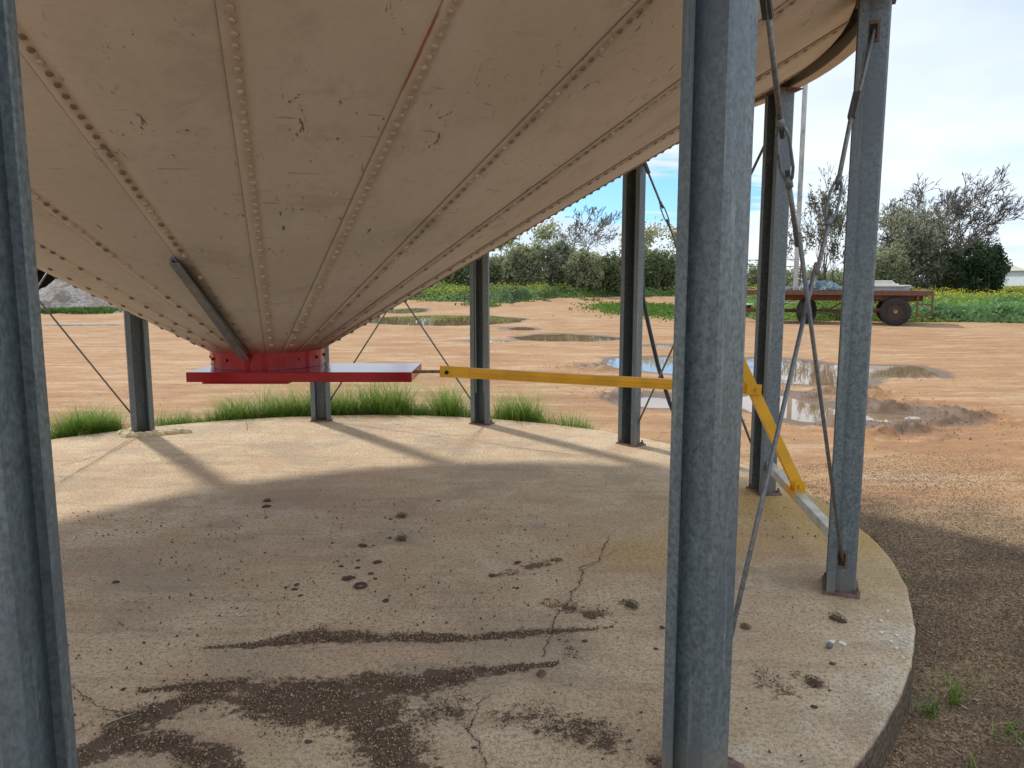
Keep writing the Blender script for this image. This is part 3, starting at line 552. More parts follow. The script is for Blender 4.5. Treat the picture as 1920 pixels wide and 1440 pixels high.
# ------------------------------------------------------------------ yellow lever
def lever():
    t = empty('gate_lever', (1.735, 4.53, 0), label='bright yellow push bar and hinged lever that work the red slide gate', cat='lever'); o = np.array([1.735, 4.53, 0])
    def P(x, y, z): return np.array([x, y, z])-o
    piv = P(1.725, 4.52, .275); jo = P(1.452, 4.59, .85); d = (jo-piv); top = jo+d*1.3; end = P(-.42, 4.60, .955)
    # lever as a channel
    mb = MB(); u = d/np.linalg.norm(d); y = np.array([0, 1., 0]); x = np.cross(y, u); y2 = np.cross(u, x)
    def plate(a, b, cx_, cy_, w, h): v = [p+x*(cx_+sx*w/2)+y2*(cy_+sy*h/2) for p in (a, b) for sx, sy in ((-1, -1), (1, -1), (1, 1), (-1, 1))]; mb.add(v, [(0, 1, 2, 3), (7, 6, 5, 4), (0, 4, 5, 1), (1, 5, 6, 2), (2, 6, 7, 3), (3, 7, 4, 0)])
    plate(piv-u*.03, top, 0, -.018, .062, .005); plate(piv-u*.03, top, -.0285, .0065, .005, .044); plate(piv-u*.03, top, .0285, .0065, .005, .044)
    mb.obj('lever_arm', M_yel, t, bevel=.0015)
    mb = MB(); e2 = jo+np.array([-.005, -.03, 0]); e1 = end+np.array([0, -.03, 0]); mb.bar(e1, e2, .004, .062)
    dd = (e2-e1)/np.linalg.norm(e2-e1)
    for dz in (-.012, .006): mb.bar(e1+dd*.03+np.array([0, -.005, dz]), e2-dd*.1+np.array([0, -.005, dz]), .006, .007)
    for dz in (-.029, .029): mb.bar(e1+np.array([0, .018, dz]), e2+np.array([0, .018, dz]), .034, .004)
    mb.obj('push_bar', M_yel, t)
    mb = MB(); mb.bar(e1-dd*.012+np.array([0, -.008, .003]), e1+dd*.16+np.array([0, -.008, .003]), .01, .068); mb.obj('end_sleeve', M_yel, t, bevel=.002)
    mb = MB(); mb.bar(jo-dd*.05+np.array([0, -.045, .0]), jo+dd*.04+np.array([0, -.045, 0]), .006, .064); mb.obj('joint_clamp', M_yel, t, bevel=.002)
    for c_, nm in ((jo+np.array([0.01, -.05, 0]), M_yel), (e1+dd*.03+np.array([0, -.014, 0]), M_dark), (piv+np.array([.0, -.05, 0]), M_yel)):
        mb = MB(); mb.tube([c_, c_+np.array([0, -.014, 0])], .013, 6); mb.obj('pin_bolt', nm, t)
    mb = MB(); mb.bar(piv+np.array([0, -.043, -.045]), piv+np.array([0, -.043, .03]), .062, .006, up=(0, 1, 0)); mb.bar(piv+np.array([0, .03, -.045]), piv+np.array([0, .03, .03]), .062, .006, up=(0, 1, 0)); mb.box(piv+np.array([0, -.006, -.044]), (.062, .078, .006)); mb.obj('pivot_bracket', M_yel, t)
    mb = MB(); mb.tube([P(-.581, 4.655, .945), end+np.array([.05, 0, -.003])], .009, 8); mb.obj('gate_rod', M_boltd, t)
lever()
# hose
def hose():
    mb = MB(); pts = []
    for px, py, dy in ((1202, 300, 7.35), (1203, 480, 7.35), (1206, 560, 7.35), (1216, 610, 7.3), (1234, 687, 7.2), (1256, 756, 7.0), (1275, 800, 6.85), (1310, 850, 6.6)):
        a = (px-960)/F; b = (720-py)/F; d = np.array([a, cos(PITCH)+b*sin(PITCH), -sin(PITCH)+b*cos(PITCH)]); pts.append(d*dy/d[1]+[0, 0, CAMH])
    pts[-1][2] = -.1; mb.tube(pts, .02, 8); mb.obj('black_hose', simple('black_rubber', (.025, .027, .03), .5), smooth=True, label='thick black hose hanging behind the rear leg and curving down to the yard', cat='hose')
hose()
# ------------------------------------------------------------------ litter on the slab
M_clod = simple('brown_clod', (.085, .055, .038), .95, 0, .35, 60, .4); M_stone = simple('dark_stone', (.075, .06, .055), .8, 0, .3, 40, .3)
def clod_mesh(seed, name='dirt_clod', flat=.45, mat=None):
    r_ = random.Random(seed); mb = MB(); nl, nk = 5, 8; ph = [r_.uniform(0, 6) for _ in range(4)]
    mb.v.append((0, 0, flat*.98))
    for i in range(1, nl):
        th = pi*.5*i/(nl-1)
        for k in range(nk):
            a = 2*pi*k/nk; q = 1+.22*sin(2*a+ph[0])+.16*sin(3*a+ph[1])+r_.uniform(-.1, .1); mb.v.append((sin(th)*cos(a)*q, sin(th)*sin(a)*q*.75, max(0, flat*cos(th)*(1+r_.uniform(-.15, .15)))-(.05 if i == nl-1 else 0)))
    mb.f += [(0, 1+k, 1+(k+1) % nk) for k in range(nk)]
    for i in range(nl-2): mb.f += [(1+i*nk+k, 1+(i+1)*nk+k, 1+(i+1)*nk+(k+1) % nk, 1+i*nk+(k+1) % nk) for k in range(nk)]
    return mb.mesh(name, mat or M_clod, smooth=seed % 2 == 0)
def litter():
    ms = [clod_mesh(s, mat=(M_clod if s % 3 else M_stone)) for s in range(8)]
    def z1(L, ox, oy): return [(ox+a/2.743, oy+b/2.743, w/2.743) for a, b, w in L]
    A = z1([(1100, 65, 30), (1095, 95, 27), (1095, 150, 10), (1735, 160, 12), (1435, 283, 11), (1592, 298, 30), (1730, 256, 16), (1480, 402, 16), (1568, 372, 14), (1565, 410, 17), (1665, 382, 27), (1633, 440, 18), (1515, 466, 38), (1655, 466, 14), (1250, 498, 20), (1240, 521, 20), (1195, 512, 14), (1270, 553, 17), (1710, 580, 26), (1728, 555, 9), (320, 484, 22), (700, 584, 8), (783, 566, 10), (1158, 650, 9), (945, 618, 10), (915, 614, 7), (360, 1035, 16), (1310, 1305, 22), (1645, 295, 10), (1440, 440, 8), (1872, 520, 9)], 100, 915)
    A += z1([(335, 66, 13), (610, 450, 24), (742, 383, 22), (740, 515, 15), (1088, 787, 18), (1455, 827, 13), (1485, 718, 20), (900, 425, 8), (520, 1335, 16), (1378, 1153, 12), (1365, 1245, 9), (412, 988, 24), (1225, 714, 14), (1247, 690, 8), (535, 115, 6), (1370, 215, 6), (870, 1180, 9), (1015, 1010, 8), (930, 1050, 9), (1180, 1392, 9)], 700, 915)
    A += z1([(935, 903, 18), (840, 1125, 20), (25, 826, 12), (493, 1132, 9), (1105, 908, 8), (920, 1040, 10)], 1220, 915)
    special = {0: 'flat dark clod beside the wet spot in front of the far shadow edge', 5: 'dark pointed clod, furthest of the loose cluster in the middle of the slab', 12: 'longest flat brown clod at the front left of the middle cluster', 18: 'pointed dark clod alone in front of the middle cluster',
               20: 'lone dark oval clod near the left end of the slab', 32: 'dark clod at the left end of the crumb trail', 33: 'dark clod touching the crumb trail from behind', 34: 'rounded clod just below the crumb trail', 27: 'dark lump in the brown spill near the front of the slab'}
    def zone(x, y):
        if 540 < x < 790 and 1000 < y < 1150: return 'in the loose middle cluster'
        if 890 < x < 1060 and 1030 < y < 1120: return 'around the crumb trail'
        if x > 1380: return 'right of the near right leg'
        if x > 1060 and y > 1150: return 'left of the near right leg'
        if x < 500 and y > 1080: return 'on the left side before the spill'
        if y < 1010: return 'at the back of the shade'
        if y > 1150: return 'along the dark spill lines'
        return 'right of the middle cluster'
    ORD = ['leftmost', 'second', 'third', 'fourth', 'fifth', 'sixth', 'seventh', 'eighth', 'ninth', 'tenth', 'eleventh', 'twelfth', 'thirteenth', 'fourteenth', 'fifteenth', 'sixteenth', 'seventeenth', 'eighteenth']
    Z = {}
    for i, (x, y, w) in enumerate(A):
        if i not in special: Z.setdefault(zone(x, y), []).append((x, i))
    lab = dict(special)
    for z_, L_ in Z.items():
        for k_, (x, i) in enumerate(sorted(L_)): lab[i] = (ORD[k_] if k_ == 0 else ORD[k_]+' from the left')+' of the dark crumbs '+z_
    for i, (x, y, w) in enumerate(A):
        g = G(x, y, .002); s = 1.5*w/2*math.hypot(g[1], 1.5)/F
        o = link('dirt_clod', ms[i % 8], None, loc=g, rot=(0, 0, random.uniform(-.5, .5)+(pi if i % 2 else 0)), label=lab[i], cat='clod', group='dirt clods scattered on the slab'); o.scale = (s, s*1.35, s*.95)
    # piles: heaps of brown husks
    def pile(px, py, w, lab):
        x, y, _ = G(px, py, 0); s = w/2*math.hypot(y, 1.5)/F; N = 90; P = []; mb = MB()
        for k in range(N):
            a = random.uniform(0, 2*pi); q = random.random()**.5; c = np.array([cos(a)*q*s, sin(a)*q*s*1.5, (1-q*q)*s*.45+.003]); d = np.array([random.gauss(0, 1), random.gauss(0, 1), random.gauss(0, .35)]); d = d/np.linalg.norm(d)*random.uniform(.004, .008)
            u = np.cross(d, [0, 0, 1.]); u = u/(np.linalg.norm(u)+1e-9)*.0018
            mb.add([c-d, c+u, c+d, c-u, c+np.array([0, 0, .003])], [(0, 1, 4), (1, 2, 4), (2, 3, 4), (3, 0, 4)])
        m2 = clod_mesh(5, 'husk_pile', .35); t = empty('husk_pile', (x, y, .001), label=lab, cat='husk pile')
        b = link('core', m2, t); b.scale = (s*.8, s*1.25, s*.9); mb.obj('husk', simple('husk', (.21, .145, .09), .9, 0, .4, 90), t, kind='stuff')
    pile(1570, 1162, 34, 'heaped brown husk dropping in front of the right leg'); pile(753, 968, 24, 'small husk heap at the back right of the middle cluster'); pile(753, 1011, 26, 'small husk heap behind the middle cluster of clods'); pile(1183, 1136, 30, 'loose husk heap left of the near right leg')
    pile(1108, 1156, 24, 'flat husk heap left of the crack end'); pile(1398, 1177, 18, 'tiny husk heap between brace rod and near leg'); pile(1526, 1281, 30, 'dark husk heap near the front right of the slab'); pile(1014, 1265, 18, 'round brown husk ball beside the second spill line')
    # ring
    x, y, _ = G(676, 1100, 0); mb = MB(); mb.tube([(.027*cos(a), .030*sin(a), .006) for a in np.linspace(0, 2*pi, 20)], .0075, 6); mb.obj('mud_ring', M_clod, smooth=True, loc=(x, y, .0), label='ring-shaped brown mud piece at the front of the middle cluster', cat='mud ring')
    # pellet and white marks
    x, y, _ = G(1555, 1216, 0); mb = MB(); mb.tube([(-.014, 0, .012), (-.008, 0, .013), (.008, .003, .013), (.015, .004, .012)], [.005, .012, .012, .005], 8); mb.obj('grey_pellet', simple('grey_pellet', (.16, .17, .18), .7, 0, .3, 40), smooth=True, loc=(x, y, 0), label='grey pellet with a white tip near the front right of the slab', cat='pellet')
    wm = simple('chalky_white', (.78, .76, .70), .9, 0, .08)
    for a, b, w, h, lab in ((930, 793, 26, 13, 'white dropping touching the grey pellet'), (985, 800, 26, 16, 'white dropping just right of the grey pellet'), (1220, 637, 14, 5, 'rearmost white speck near the right rim'), (1185, 685, 16, 7, 'second white speck from the back near the right rim'), (1187, 746, 16, 7, 'leftmost of the middle white specks near the right rim'), (1263, 760, 12, 6, 'rightmost of the middle white specks near the right rim'), (1235, 792, 16, 7, 'white speck at the centre of the rim group'), (1264, 827, 14, 6, 'second white speck from the front near the right rim'), (1300, 877, 10, 5, 'frontmost white speck closest to the right rim'), (1065, 748, 5, 8, 'tiny white fleck right of the white droppings, apart from the rim group')):
        x, y, _ = G(1220+a/2.743, 915+b/2.743, 0); k = 1.35*math.hypot(y, 1.5)/F/2.743; n = 11; rr = [random.uniform(.55, 1.15) for _ in range(n)]; mb = MB()
        sy = k*y/1.5*1.15; lo = [(w/2*k*rr[j]*cos(2*pi*j/n), h/2*sy*rr[j]*sin(2*pi*j/n), .001) for j in range(n)]; up = [(p[0]*.85, p[1]*.85, .0055) for p in lo]
        mb.add(lo+up, [(j, (j+1) % n, n+(j+1) % n, n+j) for j in range(n)]+[tuple(range(n, 2*n))]); mb.obj('bird_dropping', wm, loc=(x, y, .001), label=lab or 'small white speck on the slab near its right rim', cat='bird dropping', group='white specks by the slab rim')
    # straws
    sm = simple('pale_straw', (.55, .47, .32), .8)
    for (a, b, ox, oy, L, an), wh in zip(((432, 296, 100, 915, .05, -.6), (663, 465, 100, 915, .05, -.4), (1095, 460, 100, 915, .06, 0), (993, 800, 100, 915, .035, -.9), (345, 1190, 100, 915, .09, .75), (600, 1062, 700, 915, .06, .4), (1345, 508, 100, 915, .03, 1.2), (890, 525, 100, 915, .03, -.2), (250, 825, 700, 915, .04, 1.2), (355, 690, 700, 915, .04, .5)), ('on the left part of the slab, furthest back', 'on the damp patch left of the middle', 'left of the middle clod cluster', 'on the first dark spill line', 'beside the crack at the left, longest of all', 'on the speckled front of the slab', 'just left of the ring-shaped mud', 'left of the scattered middle crumbs', 'between the two dark spill lines', 'behind the first spill line, right of the ring')):
        x, y, _ = G(ox+a/2.743, oy+b/2.743, 0); mb = MB(); c, s = cos(an), sin(an); mb.tube([(-L/2*c, -L/2*s, .004), (0, 0, .007), (L/2*c, L/2*s, .004)], .0016, 5)
        mb.obj('straw', sm, loc=(x, y, 0), label='pale straw '+wh, cat='straw', group='straws on the slab')
    # foam fluff round leg 0
    p, a = leg_xy(0); mb = MB(); pts = []
    fm = simple('pale_fluff', (.66, .56, .36), .95, 0, .25, 30, .8)
    rng2 = random.Random(3); C = [(.0, -.16), (.06, -.15), (-.1, -.13), (.13, -.12), (.2, -.1), (.27, -.05), (.33, .0), (-.15, -.04), (-.13, .06), (.15, -.02), (.22, .02), (.4, .02), (-.05, -.17)]
    for i, (x, y) in enumerate(C):
        b = len(mb.v); cm_ = clod_mesh(40+i, 'x', .35, fm); s = .055
        mb.add([(p[0]+x+v.co.x*s*1.3, p[1]+y+v.co.y*s, .002+v.co.z*s*2.2) for v in cm_.vertices], [tuple(f.vertices) for f in cm_.polygons]); bpy.data.meshes.remove(cm_)
    mb.obj('cream_fluff', fm, label='cream fibrous fluff packed round the foot of the rear left leg', cat='fluff')
litter()
def scatter_bits(name, P, n, L, W, cols, mat, z=.003, tilt=.25, **k):
    "P (n,2) positions -> tiny tetra grains in one mesh"
    n = len(P); a = rng.uniform(0, 2*pi, n); l = rng.uniform(.6, 1.3, n)*L; w = rng.uniform(.6, 1.3, n)*W; t = rng.normal(0, tilt, n)
    d = np.stack([np.cos(a)*l, np.sin(a)*l, np.abs(t)*l*.5], -1); u = np.stack([-np.sin(a)*w, np.cos(a)*w, np.zeros(n)], -1); c = np.column_stack([P, np.full(n, 0.)+ (z if np.isscalar(z) else z)]) if np.isscalar(z) else np.column_stack([P, z])
    up = np.stack([np.zeros(n), np.zeros(n), w], -1)
    V = np.stack([c-d*.5, c+d*.5+up*.3, c+u*.5, c-u*.5, c+up], 1).reshape(-1, 3); b = np.arange(n)[:, None]*5
    Fq = np.concatenate([b+np.array([[0, 2, 4]]), b+np.array([[2, 1, 4]]), b+np.array([[1, 3, 4]]), b+np.array([[3, 0, 4]])])
    ci = rng.integers(0, len(cols), n); col = np.repeat(np.array(cols)[ci]*rng.uniform(.7, 1.25, (n, 1)), 5, 0)
    return link(name, np_mesh(name, V, Fq, mat, col), kind='stuff', **k)
M_bits = NM('loose_bits'); M_bits = M_bits.set(M_bits.attr('Col', 'Color'), .85)
def spills():
    x = rng.uniform(-1.9, 1.2, 400000); y = rng.uniform(1.9, 4.3, 400000); m = spill_mask(x, y); n_ = fbm(x*9, y*9, 4); keep = (m+n_*1.2 > .5) & (rng.random(len(x)) < .2*np.clip(m*1.5, 0, 1)) & (np.hypot(x-CX, y-CY) < RS-.03)
    P = np.column_stack([x, y])[keep]
    scatter_bits('spilled_grain', P, 0, .009, .0045, [(.5, .38, .24), (.40, .29, .17), (.25, .16, .09), (.10, .06, .04), (.07, .045, .03), (.15, .1, .06)], M_bits, .003, label='dark spilt husks and grain on the front of the slab')
    # crumbs all over slab
    a = rng.uniform(0, 2*pi, 9000); r = RS*np.sqrt(rng.random(9000))*.985; P = np.column_stack([CX+r*np.cos(a), CY+r*np.sin(a)]); k = fbm(P[:, 0]*1.5, P[:, 1]*1.5, 3) > -.12
    scatter_bits('crumbs', P[k], 0, .0065, .0045, [(.10, .07, .05), (.07, .05, .04), (.13, .085, .055)], M_bits, .002, label='fine dark crumbs scattered over the slab')
    a = rng.uniform(0, 2*pi, 2600); r = RS*np.sqrt(rng.random(2600))*.985; P = np.column_stack([CX+r*np.cos(a), CY+r*np.sin(a)]); k = (fbm(P[:, 0]*1.1+5, P[:, 1]*1.1, 3) > .05) & (P[:, 1] < 5.2)
    scatter_bits('crumbs', P[k], 0, .014, .009, [(.10, .07, .05), (.07, .05, .04), (.16, .105, .065)], M_bits, .002, label='coarser brown crumbs scattered in patches over the slab')
    # chaff on the ground at right
    n = 170000; x = rng.uniform(.6, 6.5, n); y = rng.uniform(1.0, 7.5, n); rs = np.hypot(x-CX, y-CY); ang = np.arctan2(y-CY, x-CX); keep = (rs > RS+.012) & (rng.random(n) < np.clip(1.3-(rs-RS)/1.8+fbm(x*1.2, y*1.2, 3), .02, 1)) & (ang < .4)
    P = np.column_stack([x, y])[keep]; z = ground_h(P[:, 0], P[:, 1])[0]+.002
    scatter_bits('chaff_litter', P, 0, .010, .0045, [(.5, .38, .25), (.36, .27, .17), (.2, .14, .09), (.10, .065, .045), (.12, .08, .055), (.08, .055, .04)], M_bits, z, .5, label='brown husks and chaff covering the ground beside the slab')
    n = 260; x = rng.uniform(.9, 4.5, n); y = rng.uniform(1.2, 5.5, n); k = np.hypot(x-CX, y-CY) > RS+.05; P = np.column_stack([x, y])[k]; z = ground_h(P[:, 0], P[:, 1])[0]+.006
    scatter_bits('straw_litter', P, 0, .06, .0035, [(.5, .42, .28), (.42, .33, .2)], M_bits, z, .4, label='pale straws strewn over the chaff beside the slab')
    # clods on yard
    n = 1800; a = rng.uniform(-.7, .7, n); d = rng.uniform(8.2, 40, n)**1.0; x = d*np.sin(a); y = d*np.cos(a); f = fbm(x*.5, y*1.2, 3)+.5*np.exp(-np.maximum(pud_d(x, y), 0)/1.2); k = (f > .12) & (pud_d(x, y) > .05) & (np.hypot(x-CX, y-CY) > 4.4); P = np.column_stack([x, y])[k]; z = ground_h(P[:, 0], P[:, 1])[0]
    scatter_bits('earth_crumbs', P, 0, .018, .012, [(.2, .115, .065), (.12, .075, .045), (.16, .09, .055)], M_bits, z, .1, label='small clods of earth churned up across the yard')
    n = 700; i = rng.integers(0, len(MUD), n); Mx = np.array(MUD); x = Mx[i, 0]+rng.normal(0, .5, n); y = Mx[i, 1]+rng.normal(0, .45, n); k = pud_d(x, y) > .0; P = np.column_stack([x, y])[k]; z = ground_h(P[:, 0], P[:, 1])[0]
    scatter_bits('mud_clods', P, 0, .024, .016, [(.13, .08, .05), (.09, .06, .04), (.17, .1, .065)], M_bits, z, .5, label='churned lumps of mud around the puddle rims')
spills()
# ------------------------------------------------------------------ grass
M_grass = leafmat('grass_blade', trans=.3)
def blades(P, H, W, bend, colA, colB, n3=4, seedcol=None):
    "P (n,3) roots -> curved blades"
    n = len(P); a = rng.uniform(0, 2*pi, n); h = H*rng.uniform(.55, 1.15, n); b = bend*rng.uniform(.3, 1.2, n)*h; dirv = np.stack([np.cos(a), np.sin(a), np.zeros(n)], -1); side = np.stack([-np.sin(a), np.cos(a), np.zeros(n)], -1)
    V = []; C = []; cb = rng.random((n, 1)); base = np.array(colA)*(1-cb)+np.array(colB)*cb; base = np.where(rng.random((n, 1)) < .05, np.array([(.5, .42, .2)]), base)
    for k in range(n3):
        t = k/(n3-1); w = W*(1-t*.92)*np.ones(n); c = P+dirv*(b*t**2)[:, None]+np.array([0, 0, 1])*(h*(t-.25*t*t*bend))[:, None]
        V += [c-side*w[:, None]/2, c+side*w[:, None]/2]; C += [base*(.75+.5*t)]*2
    V = np.stack(V, 1).reshape(-1, 3); C = np.stack(C, 1).reshape(-1, 3); bi = np.arange(n)[:, None]*(2*n3); Fq = np.concatenate([bi+np.array([[2*k, 2*k+1, 2*k+3, 2*k+2]]) for k in range(n3-1)])
    return V, Fq, C
def edge_pos(xpx, off):
    "point outside the slab rim at horizontal pixel xpx"
    best = None
    for a in np.linspace(-.3, 2.9, 1600):
        p = (CX+(RS+off)*cos(a), CY+(RS+off)*sin(a))
        if p[1] > CY-.5:
            e = abs(PX(p[0], p[1], -.1)[0]-xpx)
            if best is None or e < best[0]: best = (e, p)
    return best[1]
def tuft(name, spec, W, colA, colB, bend=.9, **k):
    V = []; Fq = []; C = []; b = 0
    for (x, y, r, n, h) in spec:
        a = rng.uniform(0, 2*pi, n); q = np.sqrt(rng.random(n))*r; P = np.column_stack([x+q*np.cos(a), y+q*np.sin(a)]); keep = np.hypot(P[:, 0]-CX, P[:, 1]-CY) > RS+.02; P = P[keep]
        if not len(P): continue
        P = np.column_stack([P, ground_h(P[:, 0], P[:, 1])[0]-.01]); v, f, c = blades(P, h*rng.uniform(.7, 1.1, len(P)), W, bend, colA, colB); V.append(v); Fq.append(f+b); C.append(c); b += len(v)
    return link(name, np_mesh(name, np.concatenate(V), np.concatenate(Fq), M_grass, np.concatenate(C)), **k)
GA, GB = (.09, .19, .022), (.26, .40, .07)
def edge_spec(x0, x1, hs, n_, off=.12, r=.13, step=12):
    S = []
    for x in np.arange(x0, x1, step):
        p = edge_pos(x, off+random.uniform(-.04, .10)); h = max(.26, np.interp(x, *zip(*hs))*1.25+.05); S.append((p[0], p[1], r, int(n_*2.0*random.uniform(.5, 1.3)), h*random.choice((.55, .8, .95, 1.15, 1.3))))
    return S
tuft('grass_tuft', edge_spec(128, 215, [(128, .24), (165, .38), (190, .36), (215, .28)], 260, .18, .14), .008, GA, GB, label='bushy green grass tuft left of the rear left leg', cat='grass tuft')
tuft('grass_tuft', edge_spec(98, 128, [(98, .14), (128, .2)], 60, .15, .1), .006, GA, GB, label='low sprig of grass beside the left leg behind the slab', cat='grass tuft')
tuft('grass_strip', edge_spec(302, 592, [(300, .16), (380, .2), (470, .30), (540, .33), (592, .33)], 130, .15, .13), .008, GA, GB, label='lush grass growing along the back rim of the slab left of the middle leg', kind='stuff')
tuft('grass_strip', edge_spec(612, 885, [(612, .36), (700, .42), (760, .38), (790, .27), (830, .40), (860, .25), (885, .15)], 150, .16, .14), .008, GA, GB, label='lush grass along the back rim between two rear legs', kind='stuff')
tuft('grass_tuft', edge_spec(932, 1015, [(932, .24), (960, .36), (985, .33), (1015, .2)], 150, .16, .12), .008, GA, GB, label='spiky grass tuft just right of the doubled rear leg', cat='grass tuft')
tuft('grass_tuft', edge_spec(1022, 1080, [(1022, .2), (1080, .15)], 60, .12, .1), .007, GA, GB, label='sparse low grass between the spiky tuft and the last clump on the rim', cat='grass tuft')
tuft('grass_tuft', edge_spec(1078, 1112, [(1078, .24), (1112, .2)], 90, .12, .09), .007, GA, GB, label='small grass clump at the right end of the rim grass', cat='grass tuft')
def weed(px, py, n, r, h, lab, W=.006, bend=1.0): x, y, _ = G(px, py, -.12); tuft('weed', [(x, y, r, n, h)], W, (.11, .19, .03), (.26, .38, .07), bend, label=lab, cat='weed')
weed(1795, 1300, 26, .03, .24, 'tall thin weed with upright blades in the chaff'); weed(1742, 1322, 26, .03, .15, 'small green weed close to the slab rim'); weed(1893, 1368, 20, .06, .13, 'sprawling green weed at the right edge of the view', bend=1.6); weed(1692, 1078, 26, .05, .06, 'tiny grass sprig against the right rim of the slab'); weed(1828, 1420, 7, .02, .08, 'single small weed shoot near the bottom right'); weed(1750, 1050, 20, .12, .035, 'faint low sprouts behind the right leg')
# ------------------------------------------------------------------ weed field
def leaf_cards(P, size, cols, mat, name, flat=.5, aspect=.5, droop=None, **k):
    n = len(P); a = rng.uniform(0, 2*pi, n); t = rng.normal(0, flat, n); s = size*rng.uniform(.6, 1.4, n)
    d = np.stack([np.cos(a)*np.cos(t), np.sin(a)*np.cos(t), np.sin(t)], -1)
    if droop is not None: d = d*(1-droop)+np.array([0, 0, -1])*droop; d /= np.linalg.norm(d, axis=1)[:, None]
    rnd = rng.normal(0, 1, (n, 3)); u = np.cross(d, rnd); u /= np.linalg.norm(u, axis=1)[:, None]+1e-9
    d = d*s[:, None]; u = u*(s*aspect)[:, None]
    V = np.stack([P-d*.5, P+u*.5, P+d*.5, P-u*.5], 1).reshape(-1, 3); Fq = np.arange(n*4).reshape(-1, 4)
    col = np.repeat(np.asarray(cols) if np.ndim(cols) == 2 and len(cols) == n else np.tile(cols, (n, 1)), 4, 0)
    return link(name, np_mesh(name, V, Fq, mat, col), **k)
M_leaf = leafmat('leaf', trans=.42, rough=.6, spec=.2); M_flower = leafmat('flower', trans=.2)
def weeds():
    # lumpy green body
    az = np.linspace(-.62, .80, 760); dd = 27*np.exp(np.arange(0, 170)*.0085); A, D = np.meshgrid(az, dd); X = D*np.tan(A); Y = D
    wf = weed_front(X, Y); gz = ground_h(X, Y)[0]; hh = sstep(wf, 0, 2.2)*(.42+.35*fbm(X*.5, Y*.35, 4)+.22*fbm(X*2.2, Y*2.2, 3)); hh = hh*np.where(X > 8, 1., 1.55); Z = gz+hh-.06
    n, m = X.shape; idx = np.arange(n*m).reshape(n, m); Fq = np.stack([idx[:-1, :-1], idx[:-1, 1:], idx[1:, 1:], idx[1:, :-1]], -1).reshape(-1, 4); ok = (wf > -.3).ravel(); Fq = Fq[ok[Fq].all(1)]
    used = np.unique(Fq); remap = np.zeros(n*m, 'i'); remap[used] = np.arange(len(used))
    mm = NM('weed_undergrowth'); f = mm.noise(2.2, 5, .7); mt = mm.set(mm.mix(mm.rng(f, .35, .65), (.03, .06, .012), (.07, .12, .022)), .8, 0, mm.bump(mm.noise(9, 4, .7), 1, .15))
    link('weed_undergrowth', np_mesh('weed_undergrowth', np.stack([X, Y, Z], -1).reshape(-1, 3)[used], remap[Fq][:, ::-1], mt, smooth=True), kind='stuff', label='dense green undergrowth of the weedy field')
    def pts(n, dmin, dmax, cond=None):
        d = dmin*(dmax/dmin)**rng.random(n); a = rng.uniform(-.62, .80, n); x = d*np.tan(a); y = d; w = weed_front(x, y); k = w > -.4
        x, y, w = x[k], y[k], w[k]; return x, y, w
    def top(x, y, w): h = sstep(w, 0, 2.2)*(.42+.35*fbm(x*.5, y*.35, 4)+.22*fbm(x*2.2, y*2.2, 3))*np.where(x > 8, 1., 1.55); return ground_h(x, y)[0]+h
    x, y, w = pts(230000, 27.5, 78); z = top(x, y, w)+rng.uniform(-.10, .14, len(x)); tone = fbm(x*.45, y*.4, 4)
    c = np.array([(.14, .22, .045)])*(1+1.2*tone[:, None])+rng.random((len(x), 1))*np.array([(.09, .12, .03)]); blue = (vnoise(x*.25+9, y*.25) > .1)[:, None]; c = np.where(blue, c*np.array([.8, .95, 1.7]), c); c = np.clip(c, .012, .4)
    leaf_cards(np.column_stack([x, y, z]), .13+.0017*y, c, M_leaf, 'weed_leaves', .6, .5, kind='stuff', label='green leafy weeds along the far side of the yard')
    # yellow mustard flowers
    x, y, w = pts(105000, 28, 80); k = ((fbm(x*.25, y*.2, 3)+.35*sstep(y, 32, 52)+.1*(x > 10)) > .16) | (rng.random(len(x)) < .02); k &= w > 1.0; k &= rng.random(len(x)) < (.2+.8*sstep(y, 32, 44))*np.where(x > 6, 1, .6); x, y, w = x[k], y[k], w[k]; z = top(x, y, w)+rng.uniform(.05, .42, len(x))*np.where(y > 40, 1, .5)
    c = np.where((rng.random(len(x)) < np.where(y < 38, .6, .12))[:, None], np.array([(.55, .55, .28)]), np.array([(.72, .60, .03)]))*rng.uniform(.75, 1.1, (len(x), 1)); leaf_cards(np.column_stack([x, y, z]), .045+.0007*y, c, M_flower, 'mustard_flowers', .8, .7, kind='stuff', label='yellow mustard flowers over the weedy field')
    # low green patch and thin growth on the yard
    gx, gy, _ = G(1215, 583, -.12); n = 9000; x = gx+rng.normal(0, 1.25, n); y = gy+rng.normal(0, 4., n); z = ground_h(x, y)[0]+rng.uniform(0, .22, n)
    leaf_cards(np.column_stack([x, y, z]), .16, np.clip(np.array([(.07, .15, .02)])+rng.random((n, 1))*np.array([(.07, .09, .02)]), 0, 1), M_leaf, 'ground_cover', .6, .5, kind='stuff', label='bright green ground cover patch on the yard beside the rear leg')
    n = 16000; x = rng.uniform(-9, 9, n); y = rng.uniform(40, 60, n); w = weed_front(x, y); k = (w > -5) & (w < .5) & (fbm(x*.5, y*.3, 3) > .08); x, y = x[k], y[k]; z = ground_h(x, y)[0]+rng.uniform(0, .12, len(x))
    leaf_cards(np.column_stack([x, y, z]), .16, np.clip(np.array([(.09, .14, .03)])+rng.random((len(x), 1))*np.array([(.05, .06, .02)]), 0, 1), M_leaf, 'sparse_grass', .6, .5, kind='stuff', label='thin grass creeping onto the yard from the weeds')
weeds()
